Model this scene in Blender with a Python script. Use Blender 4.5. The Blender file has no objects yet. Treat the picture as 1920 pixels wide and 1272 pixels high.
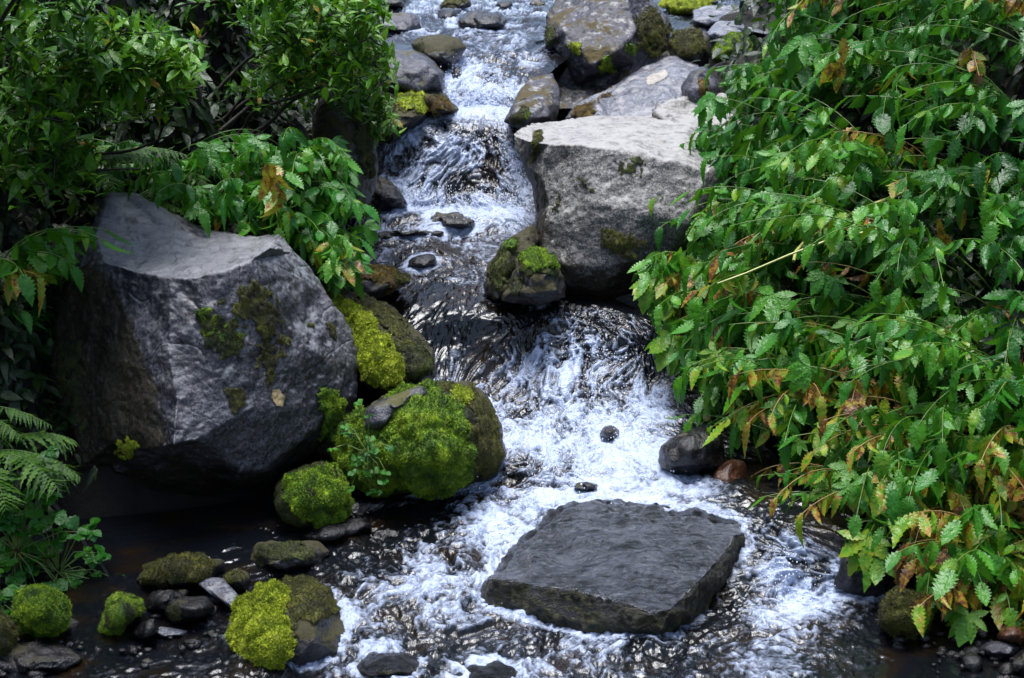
import bpy, math, random
import numpy as np
from mathutils import Vector, Matrix
from mathutils.geometry import delaunay_2d_cdt

random.seed(7)
RNG = np.random.default_rng(11)
SC = bpy.context.scene
COL = SC.collection

# ------------------------------------------------------------------ camera
HC, PITCH, HFOV = 1.90, math.radians(14.0), math.radians(32.0)
FPX = 960 / math.tan(HFOV / 2)
cam = bpy.data.cameras.new('camera')
cam.angle = HFOV
cam.clip_end = 500
cam.dof.use_dof = True
cam.dof.focus_distance = 5.7
cam.dof.aperture_fstop = 7.0
co = bpy.data.objects.new('camera', cam)
COL.objects.link(co)
co.location = (0, 0, HC)
co.rotation_euler = (math.pi / 2 - PITCH, 0, 0)
SC.camera = co

# ------------------------------------------------------------------ sky, sun, exposure
SUN = Vector((-0.08, 0.06, 1.0)).normalized()
wd = bpy.data.worlds.new('World')
SC.world = wd
wd.use_nodes = True
wn = wd.node_tree
wn.nodes.clear()
sky = wn.nodes.new('ShaderNodeTexSky')
sky.sky_type = 'NISHITA'
sky.sun_disc = False
sky.sun_elevation = math.asin(SUN.z)
sky.sun_rotation = math.atan2(SUN.x, SUN.y)
sky.air_density = 1.0
sky.dust_density = 3.0
bg = wn.nodes.new('ShaderNodeBackground')
bg.inputs[1].default_value = 0.095
wo = wn.nodes.new('ShaderNodeOutputWorld')
wn.links.new(sky.outputs[0], bg.inputs[0])
wn.links.new(bg.outputs[0], wo.inputs[0])
sl = bpy.data.lights.new('sun', 'SUN')
sl.energy = 2.2
sl.angle = math.radians(34)
sl.color = (0.95, 0.97, 1.0)
so = bpy.data.objects.new('sun', sl)
COL.objects.link(so)
so.rotation_euler = SUN.to_track_quat('Z', 'Y').to_euler()
SC.view_settings.view_transform = 'Standard'
SC.view_settings.look = 'None'
SC.view_settings.exposure = 1.5
SC.view_settings.gamma = 1.0
SC.cycles.use_denoising = True
SC.cycles.max_bounces = 6
SC.cycles.diffuse_bounces = 2
SC.cycles.glossy_bounces = 3
SC.cycles.transmission_bounces = 3
SC.cycles.caustics_reflective = False
SC.cycles.caustics_refractive = False
SC.cycles.sample_clamp_indirect = 4.0

# ------------------------------------------------------------------ geometry helpers
CP, SP = math.cos(PITCH), math.sin(PITCH)


def P(u, v, d):
    """The point seen at photo pixel (u, v) at horizontal distance d."""
    u = np.asarray(u, float); v = np.asarray(v, float); d = np.asarray(d, float)
    xc = (u - 960) / FPX
    yc = -(v - 636) / FPX
    t = d / (CP + yc * SP)
    return np.stack([t * xc, t * (CP + yc * SP), HC + t * (-SP + yc * CP)], -1)


def D(v, z):
    """Horizontal distance of height z on pixel row v."""
    yc = -(np.asarray(v, float) - 636) / FPX
    return (HC - np.asarray(z, float)) * (CP + yc * SP) / (SP - yc * CP)


def PZ(u, v, z):
    return P(u, v, D(v, z))


def proj(p):
    p = np.asarray(p, float)
    q = p - np.array([0, 0, HC])
    f = q[..., 1] * CP - q[..., 2] * SP
    up = q[..., 1] * SP + q[..., 2] * CP
    return 960 + FPX * q[..., 0] / f, 636 - FPX * up / f


def h3(ix, iy, iz, seed):
    n = (ix * 73856093) ^ (iy * 19349663) ^ (iz * 83492791) ^ (seed * 2654435 + 12345)
    n = n & 0xFFFFFFFF
    n = ((n ^ (n >> 15)) * 0x2C1B3C6D) & 0xFFFFFFFF
    n = ((n ^ (n >> 12)) * 0x297A2D39) & 0xFFFFFFFF
    n = n ^ (n >> 15)
    return (n & 0xFFFFFF).astype(np.float64) / 0xFFFFFF


def vn3(p, seed=0):
    """Value noise in -1..1 at points (N, 3)."""
    p = np.asarray(p, float)
    i = np.floor(p).astype(np.int64)
    f = p - i
    w = f * f * f * (f * (f * 6 - 15) + 10)
    r = 0
    for dx in (0, 1):
        wx = w[:, 0] if dx else 1 - w[:, 0]
        for dy in (0, 1):
            wy = w[:, 1] if dy else 1 - w[:, 1]
            for dz in (0, 1):
                wz = w[:, 2] if dz else 1 - w[:, 2]
                r = r + wx * wy * wz * h3(i[:, 0] + dx, i[:, 1] + dy, i[:, 2] + dz, seed)
    return r * 2 - 1


def vn2(x, y, seed=0):
    ix = np.floor(x).astype(np.int64); iy = np.floor(y).astype(np.int64)
    fx = x - ix; fy = y - iy
    wx = fx * fx * fx * (fx * (fx * 6 - 15) + 10)
    wy = fy * fy * fy * (fy * (fy * 6 - 15) + 10)
    z = np.zeros_like(ix)
    a = h3(ix, iy, z, seed); b = h3(ix + 1, iy, z, seed)
    c = h3(ix, iy + 1, z, seed); d = h3(ix + 1, iy + 1, z, seed)
    return ((a * (1 - wx) + b * wx) * (1 - wy) + (c * (1 - wx) + d * wx) * wy) * 2 - 1


def fbm3(p, octv=4, seed=0, gain=0.5):
    r = 0; a = 1.0
    p = np.asarray(p, float)
    for k in range(octv):
        r = r + a * vn3(p * (2.03 ** k) + k * 17.3, seed + k)
        a *= gain
    return r


def nrm(v):
    v = np.asarray(v, float)
    return v / np.maximum(np.linalg.norm(v, axis=-1, keepdims=True), 1e-9)


def mesh(name, verts, faces, mats=(), parent=None, attrs=None, origin=None, smooth=True, fmat=None):
    """verts (N,3) world, faces: list of int arrays (M,k)."""
    verts = np.asarray(verts, np.float64)
    if origin is None:
        origin = np.zeros(3)
    v = (verts - np.asarray(origin)).astype(np.float32)
    if not isinstance(faces, (list, tuple)):
        faces = [faces]
    faces = [np.asarray(f, np.int32) for f in faces if len(f)]
    me = bpy.data.meshes.new(name)
    me.vertices.add(len(v))
    me.vertices.foreach_set('co', v.ravel())
    nl = sum(f.size for f in faces); npol = sum(len(f) for f in faces)
    me.loops.add(nl)
    me.loops.foreach_set('vertex_index', np.concatenate([f.ravel() for f in faces]))
    me.polygons.add(npol)
    tot = np.concatenate([np.full(len(f), f.shape[1], np.int32) for f in faces])
    st = np.concatenate([[0], np.cumsum(tot)[:-1]]).astype(np.int32)
    me.polygons.foreach_set('loop_start', st)
    me.polygons.foreach_set('use_smooth', np.full(npol, smooth, bool))
    for m in mats:
        me.materials.append(m)
    if fmat is not None:
        me.polygons.foreach_set('material_index', np.asarray(fmat, np.int32))
    for k, a in (attrs or {}).items():
        a = np.asarray(a, np.float32)
        if a.ndim == 1:
            at = me.attributes.new(k, 'FLOAT', 'POINT'); at.data.foreach_set('value', a)
        else:
            at = me.attributes.new(k, 'FLOAT_VECTOR', 'POINT'); at.data.foreach_set('vector', a.ravel())
    me.update(calc_edges=True)
    me.validate()
    o = bpy.data.objects.new(name, me)
    COL.objects.link(o)
    if parent is not None:
        o.parent = parent
        o.location = Vector(origin) - parent.location
    else:
        o.location = origin
    return o


def tag(o, label, cat, group=None, kind=None):
    if label: o['label'] = label
    if cat: o['category'] = cat
    if group: o['group'] = group
    if kind: o['kind'] = kind
    return o


def empty(name, loc, label, cat, group=None):
    o = bpy.data.objects.new(name, None)
    o.empty_display_size = 0.1
    COL.objects.link(o)
    o.location = loc
    return tag(o, label, cat, group)


def inpoly(u, v, poly):
    u = np.asarray(u, float); v = np.asarray(v, float)
    r = np.zeros(u.shape, bool)
    n = len(poly)
    for k in range(n):
        x1, y1 = poly[k][:2]; x2, y2 = poly[(k + 1) % n][:2]
        if y1 == y2: continue
        c = ((y1 > v) != (y2 > v)) & (u < (x2 - x1) * (v - y1) / (y2 - y1) + x1)
        r ^= c
    return r


# ------------------------------------------------------------------ materials
class NT:
    def __init__(s, name):
        s.m = bpy.data.materials.new(name)
        s.m.use_nodes = True
        s.t = s.m.node_tree
        s.t.nodes.clear()
        s.out = s.t.nodes.new('ShaderNodeOutputMaterial')

    def n(s, typ, **kw):
        nd = s.t.nodes.new('ShaderNode' + typ)
        for k, v in kw.items():
            setattr(nd, k, v)
        return nd

    def put(s, sock, v):
        if isinstance(v, bpy.types.NodeSocket):
            s.t.links.new(v, sock)
        elif v is not None:
            if hasattr(sock, 'default_value'):
                if isinstance(v, (tuple, list)) and sock.type == 'RGBA' and len(v) == 3:
                    v = (*v, 1)
                sock.default_value = v

    def noise(s, vec, scale, detail=4, rough=0.55, dist=0.0):
        nd = s.n('TexNoise')
        s.put(nd.inputs['Vector'], vec)
        nd.inputs['Scale'].default_value = scale
        nd.inputs['Detail'].default_value = detail
        nd.inputs['Roughness'].default_value = rough
        nd.inputs['Distortion'].default_value = dist
        return nd.outputs[0]

    def vor(s, vec, scale, feature='F1'):
        nd = s.n('TexVoronoi', feature=feature)
        s.put(nd.inputs['Vector'], vec)
        nd.inputs['Scale'].default_value = scale
        return nd.outputs[0]

    def math(s, op, a, b=None, c=None, clamp=False):
        nd = s.n('Math', operation=op, use_clamp=clamp)
        s.put(nd.inputs[0], a); s.put(nd.inputs[1], b); s.put(nd.inputs[2], c)
        return nd.outputs[0]

    def step(s, x, lo, hi, a=0.0, b=1.0):
        nd = s.n('MapRange', interpolation_type='SMOOTHSTEP')
        s.put(nd.inputs[0], x)
        nd.inputs[1].default_value = lo; nd.inputs[2].default_value = hi
        nd.inputs[3].default_value = a; nd.inputs[4].default_value = b
        return nd.outputs[0]

    def mix(s, f, a, b, mode='MIX'):
        nd = s.n('Mix', data_type='RGBA', blend_type=mode)
        s.put(nd.inputs[0], f); s.put(nd.inputs[6], a); s.put(nd.inputs[7], b)
        return nd.outputs[2]

    def ramp(s, f, stops):
        nd = s.n('ValToRGB')
        e = nd.color_ramp.elements
        while len(e) < len(stops): e.new(0.5)
        for k, (p, c) in enumerate(stops):
            e[k].position = p
            e[k].color = (*c, 1)
        s.put(nd.inputs[0], f)
        return nd.outputs[0]

    def mapping(s, vec, scale):
        nd = s.n('Mapping')
        s.put(nd.inputs[0], vec)
        nd.inputs['Scale'].default_value = scale
        return nd.outputs[0]

    def attr(s, name):
        return s.n('Attribute', attribute_name=name)

    def bump(s, h, strength, dist=0.01, normal=None):
        nd = s.n('Bump')
        s.put(nd.inputs['Height'], h)
        nd.inputs['Strength'].default_value = strength
        nd.inputs['Distance'].default_value = dist
        if normal is not None: s.put(nd.inputs['Normal'], normal)
        return nd.outputs[0]

    def bsdf(s, **kw):
        nd = s.n('BsdfPrincipled')
        for k, v in kw.items():
            s.put(nd.inputs[k.replace('_', ' ')], v)
        return nd.outputs[0]

    def done(s, sh):
        s.t.links.new(sh, s.out.inputs[0])
        return s.m

    def pos(s):
        return s.n('NewGeometry').outputs['Position']

    def nz(s):
        x = s.n('SeparateXYZ')
        s.t.links.new(s.n('NewGeometry').outputs['Normal'], x.inputs[0])
        return x.outputs[2]


def rock_mat(name, dark, light, rough=0.55, moss=0.0, mosscol=(0.05, 0.05, 0.008), pale=0.0,
             palecol=(0.45, 0.45, 0.42), palenz=0.13, scale=1.0, bump=0.6, topw=0.35, streak=None, wetline=None):
    t = NT(name)
    p = t.pos()
    if streak:
        pp = t.mapping(p, streak)
    else:
        pp = p
    a = t.noise(pp, 5 * scale, 8, 0.62)
    b = t.noise(pp, 38 * scale, 6, 0.7)
    c = t.noise(p, 170 * scale, 3, 0.7)
    f = t.math('ADD', t.math('MULTIPLY', a, 0.55), t.math('MULTIPLY', b, 0.45))
    col = t.mix(t.step(f, 0.36, 0.66), dark, light)
    spk = t.math('MULTIPLY', t.step(c, 0.36, 0.66, 0.45, 1.55), t.step(t.noise(p, 85 * scale, 4, 0.75), 0.34, 0.66, 0.6, 1.45))
    col = t.mix(1.0, col, t.n('CombineColor').outputs[0], 'MULTIPLY') if False else col
    sp = t.n('Mix', data_type='RGBA', blend_type='MULTIPLY')
    sp.inputs[0].default_value = 1.0
    t.put(sp.inputs[6], col); t.put(sp.inputs[7], spk)
    col = sp.outputs[2]
    # rusty tint
    col = t.mix(t.step(t.noise(p, 9 * scale, 5), 0.55, 0.75, 0, 0.5), col,
                tuple(x * y for x, y in zip(light, (0.75, 0.55, 0.36))))
    nz = t.nz()
    if pale > 0:
        k = t.math('ADD', t.noise(p, 17 * scale, 10, 0.78), t.math('MULTIPLY', nz, palenz))
        col = t.mix(t.step(k, 0.66 - pale * 0.3, (0.78 if palenz < .2 else 0.92) - pale * 0.3, 0, 0.9), col, palecol)
    ro = t.step(a, 0.3, 0.7, rough - 0.12, rough + 0.12)
    if moss > 0:
        k = t.math('ADD', t.noise(p, 7 * scale, 8, 0.7), t.math('MULTIPLY', nz, topw * 0.5))
        mk = t.step(k, 0.78 - moss * 0.5, 0.86 - moss * 0.5)
        mc = t.mix(t.noise(p, 60, 5, 0.7), tuple(x * 0.35 for x in mosscol), tuple(x * 1.5 for x in mosscol))
        col = t.mix(mk, col, mc)
        ro = t.math('MAXIMUM', ro, t.math('MULTIPLY', mk, 0.85))
    h = t.math('ADD', t.math('MULTIPLY', b, 0.6), t.math('MULTIPLY', c, 0.25))
    h = t.math('ADD', h, t.math('MULTIPLY', t.step(t.vor(pp, 26 * scale, 'DISTANCE_TO_EDGE'), 0, 0.06), 0.05))
    return t.done(t.bsdf(Base_Color=col, Roughness=ro, Normal=t.bump(h, bump, 0.012)))


def moss_mat(name, a, b, c):
    t = NT(name)
    p = t.pos()
    f = t.noise(p, 16, 5, 0.6)
    col = t.ramp(f, [(0.30, a), (0.50, b), (0.70, c)])
    tn = t.attr('tint').outputs['Fac']
    sp = t.n('Mix', data_type='RGBA', blend_type='MULTIPLY')
    sp.inputs[0].default_value = 1.0
    t.put(sp.inputs[6], col); t.put(sp.inputs[7], t.step(tn, 0, 1, 0.30, 1.55))
    col = sp.outputs[2]
    bs = t.bsdf(Base_Color=col, Roughness=0.75, Normal=t.bump(t.noise(p, 220, 4, 0.7), 0.8, 0.01))
    return t.done(bs)


def leaf_mat(name, stops, rough=0.3, drops=0.5, trans=0.25):
    t = NT(name)
    tn = t.attr('tint').outputs['Fac']
    p = t.pos()
    k = t.math('ADD', tn, t.math('MULTIPLY', t.math('SUBTRACT', t.noise(p, 30, 3), 0.5), 0.22))
    k = t.math('ADD', k, t.math('MULTIPLY', t.math('SUBTRACT', t.noise(p, 45, 5, 0.7), 0.5), t.step(tn, 0.48, 0.8, 0.0, 1.1)))
    col = t.ramp(k, stops)
    lc = t.attr('lc').outputs['Vector']           # across, along: midrib and side veins
    x = t.n('SeparateXYZ'); t.t.links.new(lc, x.inputs[0])
    ax = t.math('ABSOLUTE', x.outputs[0])
    rib = t.step(ax, 0.0, 0.09, 1.0, 0.0)
    wv = t.math('SINE', t.math('ADD', t.math('MULTIPLY', x.outputs[1], 62.0), t.math('MULTIPLY', ax, -16.0)))
    vein = t.math('MAXIMUM', rib, t.step(wv, 0.80, 1.0, 0, 0.2))
    col = t.mix(t.math('MULTIPLY', vein, 0.2), col, t.mix(0.6, col, (0.22, 0.30, 0.08)))
    h = t.math('ADD', t.math('MULTIPLY', wv, 0.02), t.math('MULTIPLY', t.noise(p, 32, 3), 1.6))
    n1 = t.bump(h, 0.7, 0.008)
    dv = t.step(t.vor(p, 330), 0.12, 0.36, 1.0, 0.0)
    dn = t.math('MULTIPLY', dv, t.step(t.noise(p, 30, 4), 0.52, 0.66))
    n2 = t.bump(dn, drops, 0.004, n1)
    ro = t.math('SUBTRACT', rough, t.math('MULTIPLY', dn, rough * 0.4))
    bs = t.bsdf(Base_Color=col, Roughness=ro, Normal=n2, Specular_IOR_Level=t.math('ADD', 0.40, t.math('MULTIPLY', dn, 0.3)))
    tr = t.n('BsdfTranslucent')
    t.put(tr.inputs[0], t.mix(0.4, col, (0.10, 0.24, 0.01)))
    mx = t.n('MixShader'); mx.inputs[0].default_value = trans
    t.t.links.new(bs, mx.inputs[1]); t.t.links.new(tr.outputs[0], mx.inputs[2])
    return t.done(mx.outputs[0])


def plain_mat(name, a, b, scale=20, rough=0.6, bump=0.4, dist=0.01, streak=None):
    t = NT(name)
    p = t.pos()
    if streak: p = t.mapping(p, streak)
    f = t.noise(p, scale, 6, 0.65)
    return t.done(t.bsdf(Base_Color=t.mix(t.step(f, 0.35, 0.65), a, b), Roughness=rough,
                         Normal=t.bump(f, bump, dist)))


def water_mat():
    t = NT('water')
    at = t.attr('foam').outputs['Fac']
    uv = t.attr('flow').outputs['Vector']
    p = t.pos()
    n1 = t.noise(p, 42, 6, 0.72, 0.3)
    n2 = t.noise(p, 150, 4, 0.7)
    bub = t.vor(p, 130)
    k = t.math('ADD', at, t.math('MULTIPLY', t.math('SUBTRACT', n1, 0.5), 1.1))
    k = t.math('ADD', k, t.math('MULTIPLY', t.math('SUBTRACT', n2, 0.5), 0.35))
    fm = t.step(k, 0.42, 1.10, 0.0, 0.95)
    bed = t.mix(t.step(t.noise(p, 6, 4), 0.45, 0.7), (0.004, 0.005, 0.007), (0.014, 0.008, 0.003))
    fcol = t.mix(t.noise(p, 45, 3), (0.24, 0.31, 0.47), (0.52, 0.58, 0.72))
    hw = t.math('ADD', t.noise(uv, 55, 4, 0.62, 0.6), t.math('MULTIPLY', t.noise(uv, 130, 3, 0.6), 0.35))
    nw = t.bump(t.math('MULTIPLY', hw, t.math('ADD', t.attr('chop').outputs['Fac'], 0.08)), 0.45, 0.012)
    hf = t.math('ADD', t.math('MULTIPLY', bub, 0.8), t.math('MULTIPLY', n2, 0.7))
    nf = t.bump(hf, 0.5, 0.010)
    w = t.bsdf(Base_Color=bed, Roughness=0.07, IOR=1.48, Normal=nw)
    f = t.bsdf(Base_Color=fcol, Roughness=0.40, Normal=nf)
    mx = t.n('MixShader')
    t.put(mx.inputs[0], fm)
    t.t.links.new(w, mx.inputs[1]); t.t.links.new(f, mx.inputs[2])
    return t.done(mx.outputs[0])


G = lambda r, g, b: (r, g, b)
M = {}
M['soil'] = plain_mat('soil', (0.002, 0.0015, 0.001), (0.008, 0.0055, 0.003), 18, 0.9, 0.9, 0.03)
M['water'] = water_mat()
M['bark'] = plain_mat('bark', (0.008, 0.006, 0.005), (0.03, 0.022, 0.016), 40, 0.6, 0.6, 0.006)
M['stalk'] = plain_mat('stalk', (0.03, 0.09, 0.010), (0.13, 0.19, 0.03), 15, 0.4, 0.2, 0.004)
M['palestalk'] = plain_mat('pale_stalk', (0.26, 0.28, 0.06), (0.42, 0.42, 0.13), 15, 0.4, 0.2, 0.004)
M['drystalk'] = plain_mat('dry_stalk', (0.20, 0.11, 0.03), (0.30, 0.22, 0.08), 15, 0.5, 0.2, 0.004)
M['hero'] = rock_mat('grey_boulder', (0.015, 0.015, 0.020), (0.078, 0.077, 0.088), 0.42, moss=0.10,
                     mosscol=(0.05, 0.045, 0.008), pale=0.18, palenz=.34, palecol=(0.19, 0.193, 0.205), bump=0.6, topw=-0.2)
M['white'] = rock_mat('pale_boulder', (0.030, 0.028, 0.028), (0.16, 0.15, 0.14), 0.6, moss=0.16,
                      mosscol=(0.07, 0.06, 0.01), pale=0.20, palecol=(0.31, 0.30, 0.285), palenz=0.30, bump=0.9, topw=-0.5)
M['blue'] = rock_mat('blue_grey_slab', (0.05, 0.053, 0.07), (0.15, 0.16, 0.19), 0.38, pale=0.2,
                     palecol=(0.25, 0.245, 0.25), bump=0.6, streak=(1, 2.2, 3))
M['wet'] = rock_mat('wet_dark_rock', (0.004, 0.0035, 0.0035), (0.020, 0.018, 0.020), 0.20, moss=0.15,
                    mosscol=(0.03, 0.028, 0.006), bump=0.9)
M['grey'] = rock_mat('grey_rock', (0.015, 0.015, 0.019), (0.07, 0.07, 0.088), 0.38, moss=0.24,
                     mosscol=(0.06, 0.055, 0.01), bump=0.8)
M['mossrock'] = rock_mat('moss_stained_rock', (0.007, 0.006, 0.006), (0.040, 0.038, 0.040), 0.40, moss=0.48,
                         mosscol=(0.030, 0.026, 0.004), bump=0.9, topw=0.4)
M['lichen'] = rock_mat('lichen_rock', (0.012, 0.011, 0.014), (0.055, 0.055, 0.072), 0.5, moss=0.30,
                       mosscol=(0.055, 0.038, 0.005), pale=0.14, palecol=(0.30, 0.295, 0.29), bump=0.9)
M['rusty'] = rock_mat('rusty_stone', (0.03, 0.014, 0.008), (0.09, 0.035, 0.018), 0.3, bump=0.6)


def slab_mat():
    t = NT('wet_slab')
    p = t.pos()
    q = t.mapping(p, (0.55, 1.25, 1.0))
    a = t.noise(q, 24, 6, 0.7, 1.6)
    b = t.noise(q, 70, 5, 0.7, 1.2)
    nz = t.nz()
    top = t.step(t.math('ADD', nz, t.math('MULTIPLY', t.math('SUBTRACT', t.noise(p, 14, 5), 0.5), 0.9)), 0.25, 0.62)
    dk = t.mix(t.step(t.noise(p, 40, 6, 0.7), 0.42, 0.66), (0.010, 0.009, 0.004), (0.075, 0.070, 0.012))
    tp = t.mix(t.step(t.noise(q, 20, 6, 0.7), 0.35, 0.7), (0.016, 0.016, 0.016), (0.070, 0.073, 0.085))
    col = t.mix(top, dk, tp)
    h = t.math('ADD', a, t.math('MULTIPLY', b, 0.4))
    return t.done(t.bsdf(Base_Color=col, Roughness=t.step(top, 0, 1, 0.6, 0.13), IOR=1.5,
                         Normal=t.bump(h, 1.0, 0.06)))


M['slab'] = slab_mat()


def film_mat():
    t = NT('water_film')
    p = t.pos()
    q = t.mapping(p, (0.5, 1.3, 1.0))
    a = t.noise(q, 30, 6, 0.72, 1.3)
    b = t.noise(q, 90, 4, 0.7, 0.5)
    c = t.noise(p, 7, 4, 0.6)
    k = t.math('ADD', t.math('MULTIPLY', a, 0.6), t.math('ADD', t.math('MULTIPLY', b, 0.3), t.math('MULTIPLY', c, 0.5)))
    col = t.mix(t.step(k, 0.56, 0.84), (0.005, 0.006, 0.006), (0.125, 0.135, 0.165))  # silvery sky reflection on the ripples, painted in as grey streaks
    h = t.math('ADD', a, t.math('MULTIPLY', b, 0.5))
    return t.done(t.bsdf(Base_Color=col, Roughness=0.07, IOR=1.8, Normal=t.bump(h, 0.9, 0.035)))


M['film'] = film_mat()
M['moss_bright'] = moss_mat('bright_moss', (0.028, 0.080, 0.001), (0.13, 0.245, 0.003), (0.33, 0.46, 0.009))
M['moss_yellow'] = moss_mat('yellow_moss', (0.13, 0.18, 0.003), (0.34, 0.42, 0.009), (0.54, 0.60, 0.045))
M['moss_dark'] = moss_mat('dark_moss', (0.012, 0.018, 0.002), (0.038, 0.048, 0.003), (0.08, 0.10, 0.006))
M['moss_olive'] = moss_mat('olive_moss', (0.025, 0.024, 0.003), (0.07, 0.068, 0.005), (0.14, 0.145, 0.008))
M['moss_orange'] = moss_mat('rusty_moss', (0.06, 0.03, 0.003), (0.12, 0.07, 0.006), (0.20, 0.15, 0.012))
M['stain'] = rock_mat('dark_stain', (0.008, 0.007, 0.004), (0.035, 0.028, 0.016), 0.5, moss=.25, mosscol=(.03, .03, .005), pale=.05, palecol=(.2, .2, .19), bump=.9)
M['lichen_spot'] = plain_mat('lichen_spot', (0.26, 0.18, 0.08), (0.42, 0.32, 0.17), 60, 0.8, 0.5)
M['pale_spot'] = plain_mat('pale_lichen', (0.22, 0.20, 0.18), (0.36, 0.33, 0.29), 40, 0.8, 0.5)
GREEN = [(0.0, (0.006, 0.055, 0.004)), (0.30, (0.021, 0.145, 0.009)), (0.60, (0.066, 0.235, 0.010)),
         (0.78, (0.20, 0.30, 0.014)), (0.88, (0.32, 0.24, 0.03)), (0.94, (0.34, 0.14, 0.015)), (1.0, (0.10, 0.04, 0.015))]
M['leaf'] = leaf_mat('compound_leaf', GREEN, 0.36, 0.12, 0.32)
WIL = [(0.0, (0.012, 0.060, 0.003)), (0.4, (0.042, 0.155, 0.006)), (0.75, (0.105, 0.25, 0.008)),
       (0.93, (0.11, 0.19, 0.02)), (0.97, (0.40, 0.28, 0.02)), (1.0, (0.40, 0.20, 0.02))]
M['willow'] = leaf_mat('willow_leaf', WIL, 0.38, 0.15, 0.26)
FERN = [(0.0, (0.012, 0.045, 0.004)), (0.5, (0.030, 0.10, 0.006)), (1.0, (0.08, 0.19, 0.012))]
M['fern'] = leaf_mat('fern_leaf', FERN, 0.5, 0.1, 0.25)
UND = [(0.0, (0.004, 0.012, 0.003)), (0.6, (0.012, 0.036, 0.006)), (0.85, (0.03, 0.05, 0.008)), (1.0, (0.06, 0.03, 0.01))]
M['under'] = leaf_mat('undergrowth_leaf', UND, 0.45, 0.2, 0.15)

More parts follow.
